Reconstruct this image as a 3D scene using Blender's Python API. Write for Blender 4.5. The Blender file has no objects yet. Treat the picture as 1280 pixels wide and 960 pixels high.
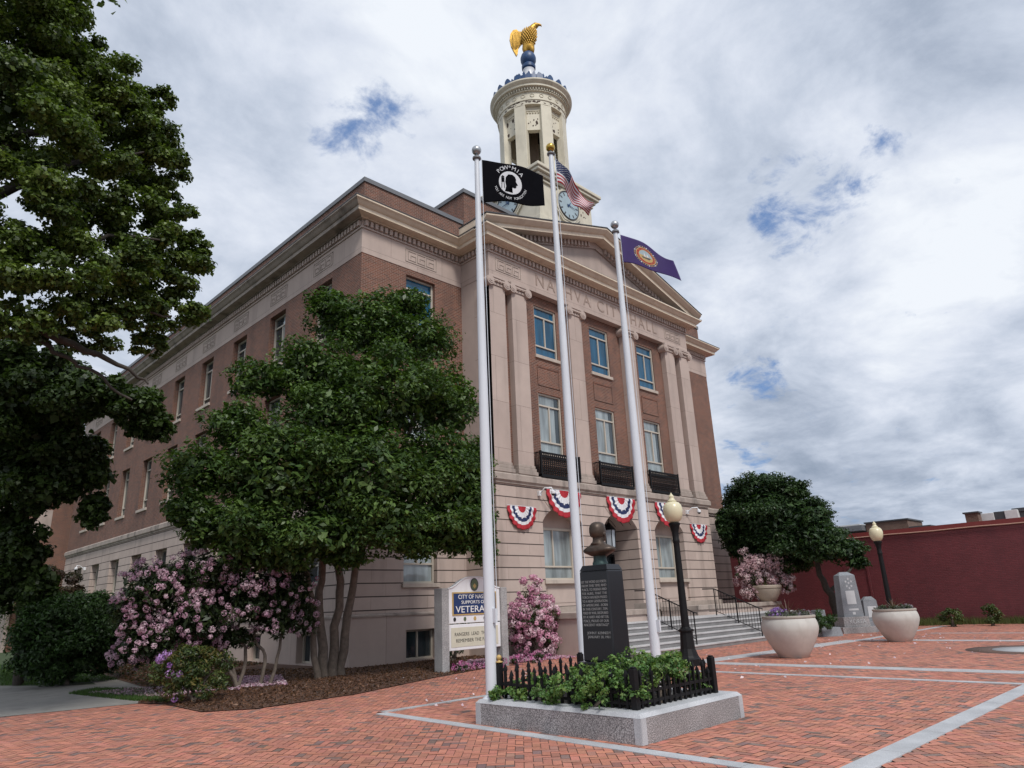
import bpy, bmesh, math, random
import numpy as np
from mathutils import Vector, Matrix
S = bpy.context.scene
COL = S.collection
rad = math.radians
PI = math.pi

# ------------------------------------------------------------------ camera
F, PITCH, ROLL, YAW = 867.03, rad(17.6775), rad(-2.3838), rad(45.0211)
def _axes():
    cy, sy = math.cos(YAW), math.sin(YAW)
    fw = np.array([sy*math.cos(PITCH), cy*math.cos(PITCH), math.sin(PITCH)])
    r0 = np.array([cy, -sy, 0.0]); u0 = np.cross(r0, fw)
    r = math.cos(ROLL)*r0 + math.sin(ROLL)*u0
    return r, np.cross(r, fw), fw
CR, CU, CF = _axes()
CAM = np.array([0.0, 0.0, 1.6])
cam_d = bpy.data.cameras.new('camera'); cam = bpy.data.objects.new('camera', cam_d); COL.objects.link(cam)
cam.matrix_world = Matrix(((CR[0], CU[0], -CF[0], 0), (CR[1], CU[1], -CF[1], 0), (CR[2], CU[2], -CF[2], 1.6), (0, 0, 0, 1)))
cam_d.sensor_width = 36; cam_d.lens = F/1280*36; cam_d.clip_end = 3000; cam_d.clip_start = 0.05
S.camera = cam
def ray(x, y): return CF*F + CR*(x-640) - CU*(y-480)
def G(x, y, z=0.0):                       # a survey pixel to a point at height z
    d = ray(x, y); return CAM + d*((z-1.6)/d[2])
def A(x, y, dist):                        # a survey pixel to a point at a horizontal distance
    d = ray(x, y); return CAM + d*(dist/np.hypot(d[0], d[1]))
def mpp(p): return float((np.array(p)-CAM) @ CF)/F

# ------------------------------------------------------------------ mesh builder
class MB:
    def __init__(s): s.v = []; s.f = []; s.m = []; s.c = []; s.sm = []
    def add(s, vs, fs, mi=0, col=None, smooth=False):
        o = len(s.v); s.v += [tuple(map(float, p)) for p in vs]
        for f in fs: s.f.append(tuple(o+i for i in f)); s.m.append(mi); s.c.append(col); s.sm.append(smooth)
        return s
    def hexa(s, p, mi=0):
        return s.add(p, [(0,3,2,1),(4,5,6,7),(0,1,5,4),(1,2,6,5),(2,3,7,6),(3,0,4,7)], mi)
    def box(s, x0, x1, y0, y1, z0, z1, mi=0):
        return s.hexa([(x0,y0,z0),(x1,y0,z0),(x1,y1,z0),(x0,y1,z0),(x0,y0,z1),(x1,y0,z1),(x1,y1,z1),(x0,y1,z1)], mi)
    def mbox(s, P, u0, u1, z0, z1, d0, d1, mi=0):
        return s.hexa([P(u0,z0,d0),P(u1,z0,d0),P(u1,z0,d1),P(u0,z0,d1),P(u0,z1,d0),P(u1,z1,d0),P(u1,z1,d1),P(u0,z1,d1)], mi)
    def prism(s, pts, P, d0, d1, mi=0):
        n = len(pts)
        vs = [P(u, z, d0) for u, z in pts] + [P(u, z, d1) for u, z in pts]
        return s.add(vs, [tuple(range(n)), tuple(range(2*n-1, n-1, -1))] + [(i, (i+1) % n, n+(i+1) % n, n+i) for i in range(n)], mi)
    def tube(s, pts, rads, n=8, mi=0, smooth=True):
        pts = [Vector(p) for p in pts]
        if not hasattr(rads, '__len__'): rads = [rads]*len(pts)
        rings = []; ref = Vector((0.13, 0.37, 0.91))
        for i, p in enumerate(pts):
            t = (pts[min(i+1, len(pts)-1)] - pts[max(i-1, 0)]).normalized()
            a = t.cross(ref)
            if a.length < .05: a = t.cross(Vector((1, 0, 0)))
            a.normalize(); b = t.cross(a)
            rings.append([p + (a*math.cos(2*PI*k/n) + b*math.sin(2*PI*k/n))*rads[i] for k in range(n)])
        vs = [q for r in rings for q in r]; fs = []
        for i in range(len(pts)-1):
            for k in range(n):
                fs.append((i*n+k, i*n+(k+1) % n, (i+1)*n+(k+1) % n, (i+1)*n+k))
        s.add(vs, fs, mi, smooth=smooth)
        s.add(rings[0], [tuple(range(n))[::-1]], mi); s.add(rings[-1], [tuple(range(n))], mi)
        return s
    def lathe(s, prof, cx, cy, n=32, a0=0.0, a1=2*PI, mi=0, smooth=True, cz=0.0, sx=1.0, sy=1.0, rot=0.0):
        full = abs(a1-a0-2*PI) < 1e-6; k = n if full else n+1
        vs = []
        for r, z in prof:
            for i in range(k):
                a = a0+(a1-a0)*i/n
                x, y = r*math.cos(a)*sx, r*math.sin(a)*sy
                vs.append((cx+x*math.cos(rot)-y*math.sin(rot), cy+x*math.sin(rot)+y*math.cos(rot), cz+z))
        fs = []
        for j in range(len(prof)-1):
            for i in range(n):
                i2 = (i+1) % k
                fs.append((j*k+i, j*k+i2, (j+1)*k+i2, (j+1)*k+i))
        s.add(vs, fs, mi, smooth=smooth)
        if full:
            if prof[0][0] > 1e-3: s.add(vs[:k], [tuple(range(k))[::-1]], mi)
            if prof[-1][0] > 1e-3: s.add(vs[-k:], [tuple(range(k))], mi)
        return s
    def sweep(s, path, prof, mi=0, closed_prof=True):
        # path in plan, outside on the right-hand side; prof is (outward, z)
        n = len(path); offs = []
        for i in range(n):
            def nrm(a, b):
                d = np.array(b)-np.array(a); d = d/np.linalg.norm(d); return np.array([d[1], -d[0]])
            if i == 0: m = nrm(path[0], path[1])
            elif i == n-1: m = nrm(path[-2], path[-1])
            else:
                a, b = nrm(path[i-1], path[i]), nrm(path[i], path[i+1]); m = (a+b)/(1+a@b)
            offs.append(m)
        k = len(prof); vs = []
        for i in range(n):
            for o, z in prof: vs.append((path[i][0]+offs[i][0]*o, path[i][1]+offs[i][1]*o, z))
        fs = []
        for i in range(n-1):
            for j in range(k if closed_prof else k-1):
                j2 = (j+1) % k
                fs.append((i*k+j, (i+1)*k+j, (i+1)*k+j2, i*k+j2))
        if closed_prof: fs += [tuple(range(k)), tuple((n-1)*k+j for j in range(k))[::-1]]
        return s.add(vs, fs, mi)
    def ball(s, c, r, n=10, mi=0, sx=1, sy=1, sz=1, rot=0.0):
        m = max(4, n//2+1)
        prof = [(max(1e-4, r*math.sin(PI*j/m)), -r*math.cos(PI*j/m)*sz) for j in range(m+1)]
        return s.lathe(prof, c[0], c[1], n, mi=mi, cz=c[2], sx=sx, sy=sy, rot=rot)
    def build(s, name, mats, parent=None, bevel=0.0, autosmooth=None, solid=False, loc=None):
        if not isinstance(mats, (list, tuple)): mats = [mats]
        V = np.array(s.v, dtype=np.float64).reshape(-1, 3)
        uv = []
        for f in s.f:
            p = V[list(f)]; c = np.zeros(3)
            for i in range(len(p)): c += np.cross(p[i]-p[0], p[(i+1) % len(p)]-p[0])
            a = np.abs(c)
            if a[2] >= a[0] and a[2] >= a[1]: q = p[:, [0, 1]]
            elif a[0] >= a[1]: q = p[:, [1, 2]]
            else: q = p[:, [0, 2]]
            uv.append(q)
        org = np.array(parent.location if parent is not None and parent.type == 'EMPTY' else (parent['org'] if parent is not None else (loc if loc is not None else (0, 0, 0))), dtype=float)
        me = bpy.data.meshes.new(name)
        me.from_pydata((V-org).tolist(), [], s.f)
        for m in mats: me.materials.append(m)
        me.polygons.foreach_set('material_index', s.m)
        me.polygons.foreach_set('use_smooth', s.sm)
        if uv:
            lay = me.uv_layers.new(name='UVMap'); lay.data.foreach_set('uv', np.concatenate(uv).astype(np.float32).ravel())
        if any(c is not None for c in s.c):
            at = me.color_attributes.new('Col', 'FLOAT_COLOR', 'CORNER')
            arr = np.concatenate([np.tile(np.array([*(c or (1, 1, 1)), 1.0]), (len(f), 1)) for c, f in zip(s.c, s.f)])
            at.data.foreach_set('color', arr.astype(np.float32).ravel())
        if solid or autosmooth is not None:
            bm = bmesh.new(); bm.from_mesh(me); bmesh.ops.recalc_face_normals(bm, faces=bm.faces); bm.to_mesh(me); bm.free()
        if autosmooth is not None:
            me.polygons.foreach_set('use_smooth', [True]*len(me.polygons)); me.set_sharp_from_angle(angle=rad(autosmooth))
        me.update()
        o = bpy.data.objects.new(name, me); COL.objects.link(o)
        o['org'] = [float(t) for t in org]
        if parent is not None: o.parent = parent
        else: o.location = org
        if bevel:
            b = o.modifiers.new('edge', 'BEVEL'); b.width = bevel; b.segments = 2; b.limit_method = 'ANGLE'; b.angle_limit = rad(40)
        return o

def np_mesh(name, V, quads, mats, parent=None, col=None, loc=(0, 0, 0), smooth=False):
    org = np.array(parent.location if parent is not None and parent.type == 'EMPTY' else (parent['org'] if parent is not None else loc), dtype=float)
    me = bpy.data.meshes.new(name); n = len(quads); k = quads.shape[1]
    me.vertices.add(len(V)); me.vertices.foreach_set('co', (V-org).astype(np.float32).ravel())
    me.loops.add(n*k); me.loops.foreach_set('vertex_index', quads.astype(np.int32).ravel())
    me.polygons.add(n); me.polygons.foreach_set('loop_start', np.arange(0, n*k, k, dtype=np.int32))
    try: me.polygons.foreach_set('loop_total', np.full(n, k, dtype=np.int32))
    except Exception: pass
    if not isinstance(mats, (list, tuple)): mats = [mats]
    for m in mats: me.materials.append(m)
    if col is not None:
        at = me.color_attributes.new('Col', 'FLOAT_COLOR', 'CORNER')
        at.data.foreach_set('color', np.repeat(np.hstack([col, np.ones((n, 1))]), k, axis=0).astype(np.float32).ravel())
    me.update(calc_edges=True)
    if smooth: me.polygons.foreach_set('use_smooth', [True]*n)
    o = bpy.data.objects.new(name, me); COL.objects.link(o); o['org'] = [float(t) for t in org]
    if parent is not None: o.parent = parent
    else: o.location = org
    return o

def tag(o, label=None, cat=None, group=None, kind=None):
    if label: o['label'] = label
    if cat: o['category'] = cat
    if group: o['group'] = group
    if kind: o['kind'] = kind
    return o
def thing(name, label, cat, loc, group=None):
    o = bpy.data.objects.new(name, None); COL.objects.link(o)
    o.location = tuple(float(t) for t in loc); o.empty_display_size = .2
    return tag(o, label, cat, group)
def dup(root, loc, label=None, rotz=None):
    def cp(o, par):
        c = o.copy(); COL.objects.link(c)
        if par is not None: c.parent = par
        for ch in list(o.children): cp(ch, c)
        return c
    r = cp(root, None); r.location = tuple(float(t) for t in loc)
    if rotz is not None: r.rotation_euler = (0, 0, rotz)
    if label: r['label'] = label
    return r
def text_geo(txt, size=1.0, align='CENTER', spacing=1.0, extrude=0.0, xs=1.0):
    cu = bpy.data.curves.new('t', 'FONT'); cu.body = txt; cu.size = size; cu.align_x = align; cu.align_y = 'CENTER'
    cu.space_character = spacing; cu.extrude = extrude; cu.resolution_u = 3
    o = bpy.data.objects.new('t', cu); COL.objects.link(o)
    dg = bpy.context.evaluated_depsgraph_get(); dg.update()
    me = bpy.data.meshes.new_from_object(o.evaluated_get(dg))
    vs = [(v.co.x*xs, v.co.y, v.co.z) for v in me.vertices]; fs = [tuple(p.vertices) for p in me.polygons]
    bpy.data.objects.remove(o); bpy.data.curves.remove(cu); bpy.data.meshes.remove(me)
    return vs, fs

# ------------------------------------------------------------------ materials
def new_mat(name):
    m = bpy.data.materials.new(name); m.use_nodes = True; nt = m.node_tree
    return m, nt, nt.nodes['Principled BSDF'], nt.nodes.new, nt.links.new
def rgb(c): return (c[0], c[1], c[2], 1)
def plain(name, c, rough=.6, metal=0.0, var=0.0, scale=6.0, bump=0.0, bscale=60.0, spec=.5, stains=None):
    m, nt, b, N, L = new_mat(name)
    b.inputs['Base Color'].default_value = rgb(c); b.inputs['Roughness'].default_value = rough; b.inputs['Metallic'].default_value = metal
    b.inputs['Specular IOR Level'].default_value = spec
    tc = N('ShaderNodeTexCoord')
    if var:
        n = N('ShaderNodeTexNoise'); n.inputs['Scale'].default_value = scale; n.inputs['Detail'].default_value = 8; n.inputs['Roughness'].default_value = .65
        L(tc.outputs['Object'], n.inputs['Vector'])
        mr = N('ShaderNodeMapRange'); mr.inputs[1].default_value = .25; mr.inputs[2].default_value = .75; mr.inputs[3].default_value = 1-var; mr.inputs[4].default_value = 1+var
        L(n.outputs['Fac'], mr.inputs[0])
        mx = N('ShaderNodeMix'); mx.data_type = 'RGBA'; mx.blend_type = 'MULTIPLY'; mx.inputs[0].default_value = 1
        mx.inputs[6].default_value = rgb(c); L(mr.outputs[0], mx.inputs[7]); out = mx.outputs[2]
        if stains:
            n2 = N('ShaderNodeTexNoise'); n2.inputs['Scale'].default_value = stains[1]; n2.inputs['Detail'].default_value = 6
            mp = N('ShaderNodeMapping'); mp.inputs['Scale'].default_value = (1, 1, stains[2]); L(tc.outputs['Object'], mp.inputs['Vector']); L(mp.outputs[0], n2.inputs['Vector'])
            m2 = N('ShaderNodeMapRange'); m2.inputs[1].default_value = .52; m2.inputs[2].default_value = .72; m2.inputs[3].default_value = 0; m2.inputs[4].default_value = stains[3]
            L(n2.outputs['Fac'], m2.inputs[0])
            x2 = N('ShaderNodeMix'); x2.data_type = 'RGBA'; L(m2.outputs[0], x2.inputs[0]); L(out, x2.inputs[6]); x2.inputs[7].default_value = rgb(stains[0]); out = x2.outputs[2]
        L(out, b.inputs['Base Color'])
    if bump:
        n = N('ShaderNodeTexNoise'); n.inputs['Scale'].default_value = bscale; n.inputs['Detail'].default_value = 6
        L(tc.outputs['Object'], n.inputs['Vector'])
        bp = N('ShaderNodeBump'); bp.inputs['Strength'].default_value = bump; bp.inputs['Distance'].default_value = .01
        L(n.outputs['Fac'], bp.inputs['Height']); L(bp.outputs[0], b.inputs['Normal'])
    return m
def bricks(name, c1, c2, mortar, bw, bh, ms, rough=.85, var=.2, bump=.5, dist=.008, offset=.5, stain=None, groove=0):
    m, nt, b, N, L = new_mat(name); b.inputs['Roughness'].default_value = rough
    tc = N('ShaderNodeTexCoord'); br = N('ShaderNodeTexBrick')
    br.inputs['Color1'].default_value = rgb(c1); br.inputs['Color2'].default_value = rgb(c2); br.inputs['Mortar'].default_value = rgb(mortar)
    br.inputs['Scale'].default_value = 1; br.inputs['Mortar Size'].default_value = ms; br.inputs['Mortar Smooth'].default_value = .15
    br.inputs['Brick Width'].default_value = bw; br.inputs['Row Height'].default_value = bh; br.inputs['Bias'].default_value = 0; br.offset = offset
    L(tc.outputs['UV'], br.inputs['Vector'])
    n = N('ShaderNodeTexNoise'); n.inputs['Scale'].default_value = .7; n.inputs['Detail'].default_value = 9; n.inputs['Roughness'].default_value = .7
    L(tc.outputs['UV'], n.inputs['Vector'])
    mr = N('ShaderNodeMapRange'); mr.inputs[1].default_value = .3; mr.inputs[2].default_value = .7; mr.inputs[3].default_value = 1-var; mr.inputs[4].default_value = 1+var
    L(n.outputs['Fac'], mr.inputs[0])
    mx = N('ShaderNodeMix'); mx.data_type = 'RGBA'; mx.blend_type = 'MULTIPLY'; mx.inputs[0].default_value = 1
    L(br.outputs['Color'], mx.inputs[6]); L(mr.outputs[0], mx.inputs[7]); out = mx.outputs[2]
    if stain:
        mp = N('ShaderNodeMapping'); mp.inputs['Scale'].default_value = (1.6, .22, 1); L(tc.outputs['UV'], mp.inputs['Vector'])
        n2 = N('ShaderNodeTexNoise'); n2.inputs['Scale'].default_value = 1.0; n2.inputs['Detail'].default_value = 7; L(mp.outputs[0], n2.inputs['Vector'])
        m2 = N('ShaderNodeMapRange'); m2.inputs[1].default_value = .5; m2.inputs[2].default_value = .75; m2.inputs[3].default_value = 0; m2.inputs[4].default_value = stain[1]
        L(n2.outputs['Fac'], m2.inputs[0])
        x2 = N('ShaderNodeMix'); x2.data_type = 'RGBA'; L(m2.outputs[0], x2.inputs[0]); L(out, x2.inputs[6]); x2.inputs[7].default_value = rgb(stain[0]); out = x2.outputs[2]
    L(out, b.inputs['Base Color'])
    gm = None
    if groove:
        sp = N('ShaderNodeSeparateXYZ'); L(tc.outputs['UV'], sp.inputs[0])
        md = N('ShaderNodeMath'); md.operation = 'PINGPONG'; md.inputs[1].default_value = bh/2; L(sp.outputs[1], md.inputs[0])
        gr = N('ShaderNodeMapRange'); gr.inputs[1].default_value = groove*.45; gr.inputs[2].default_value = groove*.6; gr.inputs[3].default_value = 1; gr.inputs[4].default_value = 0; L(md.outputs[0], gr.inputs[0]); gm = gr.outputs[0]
        gx = N('ShaderNodeMix'); gx.data_type = 'RGBA'; L(gm, gx.inputs[0]); L(out, gx.inputs[6]); gx.inputs[7].default_value = (.055, .04, .035, 1); L(gx.outputs[2], b.inputs['Base Color'])  # groove shade and joint grime painted into the colour as dark bands
    iv = N('ShaderNodeMath'); iv.operation = 'SUBTRACT'; iv.inputs[0].default_value = 1; L(br.outputs['Fac'], iv.inputs[1])
    bp = N('ShaderNodeBump'); bp.inputs['Strength'].default_value = bump; bp.inputs['Distance'].default_value = dist
    L(iv.outputs[0], bp.inputs['Height']); L(bp.outputs[0], b.inputs['Normal'])
    return m
def leafmat(name, rough=.45, trans=.25, tint=(1, 1, 1)):
    m, nt, b, N, L = new_mat(name)
    at = N('ShaderNodeVertexColor'); at.layer_name = 'Col'
    L(at.outputs['Color'], b.inputs['Base Color']); b.inputs['Roughness'].default_value = rough; b.inputs['Specular IOR Level'].default_value = .35
    tr = N('ShaderNodeBsdfTranslucent'); mx = N('ShaderNodeMix'); mx.data_type = 'RGBA'; mx.blend_type = 'MULTIPLY'; mx.inputs[0].default_value = 1
    L(at.outputs['Color'], mx.inputs[6]); mx.inputs[7].default_value = (1.3, 1.5, .6, 1) if tint == (1, 1, 1) else (*tint, 1); L(mx.outputs[2], tr.inputs['Color'])
    ms = N('ShaderNodeMixShader'); ms.inputs[0].default_value = trans
    L(b.outputs[0], ms.inputs[1]); L(tr.outputs[0], ms.inputs[2]); L(ms.outputs[0], nt.nodes['Material Output'].inputs['Surface'])
    return m
def attrmat(name, rough=.8, bump=0.0, bscale=80, var=.12):
    m, nt, b, N, L = new_mat(name)
    at = N('ShaderNodeVertexColor'); at.layer_name = 'Col'; b.inputs['Roughness'].default_value = rough
    tc = N('ShaderNodeTexCoord'); n = N('ShaderNodeTexNoise'); n.inputs['Scale'].default_value = bscale; n.inputs['Detail'].default_value = 5; L(tc.outputs['Object'], n.inputs['Vector'])
    n3 = N('ShaderNodeTexNoise'); n3.inputs['Scale'].default_value = .45; n3.inputs['Detail'].default_value = 8; n3.inputs['Roughness'].default_value = .7; L(tc.outputs['Object'], n3.inputs['Vector'])
    ad = N('ShaderNodeMath'); ad.operation = 'ADD'; L(n.outputs['Fac'], ad.inputs[0]); L(n3.outputs['Fac'], ad.inputs[1])
    mr = N('ShaderNodeMapRange'); mr.inputs[1].default_value = .7; mr.inputs[2].default_value = 1.3; mr.inputs[3].default_value = 1-var; mr.inputs[4].default_value = 1+var
    L(ad.outputs[0], mr.inputs[0])
    mx = N('ShaderNodeMix'); mx.data_type = 'RGBA'; mx.blend_type = 'MULTIPLY'; mx.inputs[0].default_value = 1
    L(at.outputs['Color'], mx.inputs[6]); L(mr.outputs[0], mx.inputs[7]); L(mx.outputs[2], b.inputs['Base Color'])
    if bump:
        bp = N('ShaderNodeBump'); bp.inputs['Strength'].default_value = bump; bp.inputs['Distance'].default_value = .005
        L(n.outputs['Fac'], bp.inputs['Height']); L(bp.outputs[0], b.inputs['Normal'])
    return m
def granite(name, c, dark, light, scale=140, rough=.75):
    m, nt, b, N, L = new_mat(name); b.inputs['Roughness'].default_value = rough
    tc = N('ShaderNodeTexCoord'); n = N('ShaderNodeTexNoise'); n.inputs['Scale'].default_value = scale; n.inputs['Detail'].default_value = 3; L(tc.outputs['Object'], n.inputs['Vector'])
    cr = N('ShaderNodeValToRGB'); e = cr.color_ramp.elements
    e[0].position = .36; e[0].color = rgb(dark); e[1].position = .66; e[1].color = rgb(light)
    x = e.new(.5); x.color = rgb(c)
    L(n.outputs['Fac'], cr.inputs[0])
    n2 = N('ShaderNodeTexNoise'); n2.inputs['Scale'].default_value = 2.2; n2.inputs['Detail'].default_value = 8; L(tc.outputs['Object'], n2.inputs['Vector'])
    mr = N('ShaderNodeMapRange'); mr.inputs[1].default_value = .3; mr.inputs[2].default_value = .7; mr.inputs[3].default_value = .82; mr.inputs[4].default_value = 1.12; L(n2.outputs['Fac'], mr.inputs[0])
    mx = N('ShaderNodeMix'); mx.data_type = 'RGBA'; mx.blend_type = 'MULTIPLY'; mx.inputs[0].default_value = 1
    L(cr.outputs[0], mx.inputs[6]); L(mr.outputs[0], mx.inputs[7]); L(mx.outputs[2], b.inputs['Base Color'])
    bp = N('ShaderNodeBump'); bp.inputs['Strength'].default_value = .35; bp.inputs['Distance'].default_value = .004; L(n.outputs['Fac'], bp.inputs['Height']); L(bp.outputs[0], b.inputs['Normal'])
    return m
def glass(name, c, rough=.03, spec=.9, var=.35, scale=1.2):
    m, nt, b, N, L = new_mat(name)
    b.inputs['Roughness'].default_value = rough; b.inputs['Specular IOR Level'].default_value = spec
    tc = N('ShaderNodeTexCoord'); mp = N('ShaderNodeMapping'); mp.inputs['Scale'].default_value = (3.0, 3.0, .5); L(tc.outputs['Object'], mp.inputs['Vector'])
    n = N('ShaderNodeTexNoise'); n.inputs['Scale'].default_value = scale; n.inputs['Detail'].default_value = 3; L(mp.outputs[0], n.inputs['Vector'])
    mr = N('ShaderNodeMapRange'); mr.inputs[1].default_value = .3; mr.inputs[2].default_value = .7; mr.inputs[3].default_value = 1-var; mr.inputs[4].default_value = 1+var; L(n.outputs['Fac'], mr.inputs[0])
    mx = N('ShaderNodeMix'); mx.data_type = 'RGBA'; mx.blend_type = 'MULTIPLY'; mx.inputs[0].default_value = 1; mx.inputs[6].default_value = rgb(c); L(mr.outputs[0], mx.inputs[7]); L(mx.outputs[2], b.inputs['Base Color'])
    n2 = N('ShaderNodeTexNoise'); n2.inputs['Scale'].default_value = 1.5; L(tc.outputs['Object'], n2.inputs['Vector'])
    bp = N('ShaderNodeBump'); bp.inputs['Strength'].default_value = .08; bp.inputs['Distance'].default_value = .05; L(n2.outputs['Fac'], bp.inputs['Height']); L(bp.outputs[0], b.inputs['Normal'])
    return m

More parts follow.
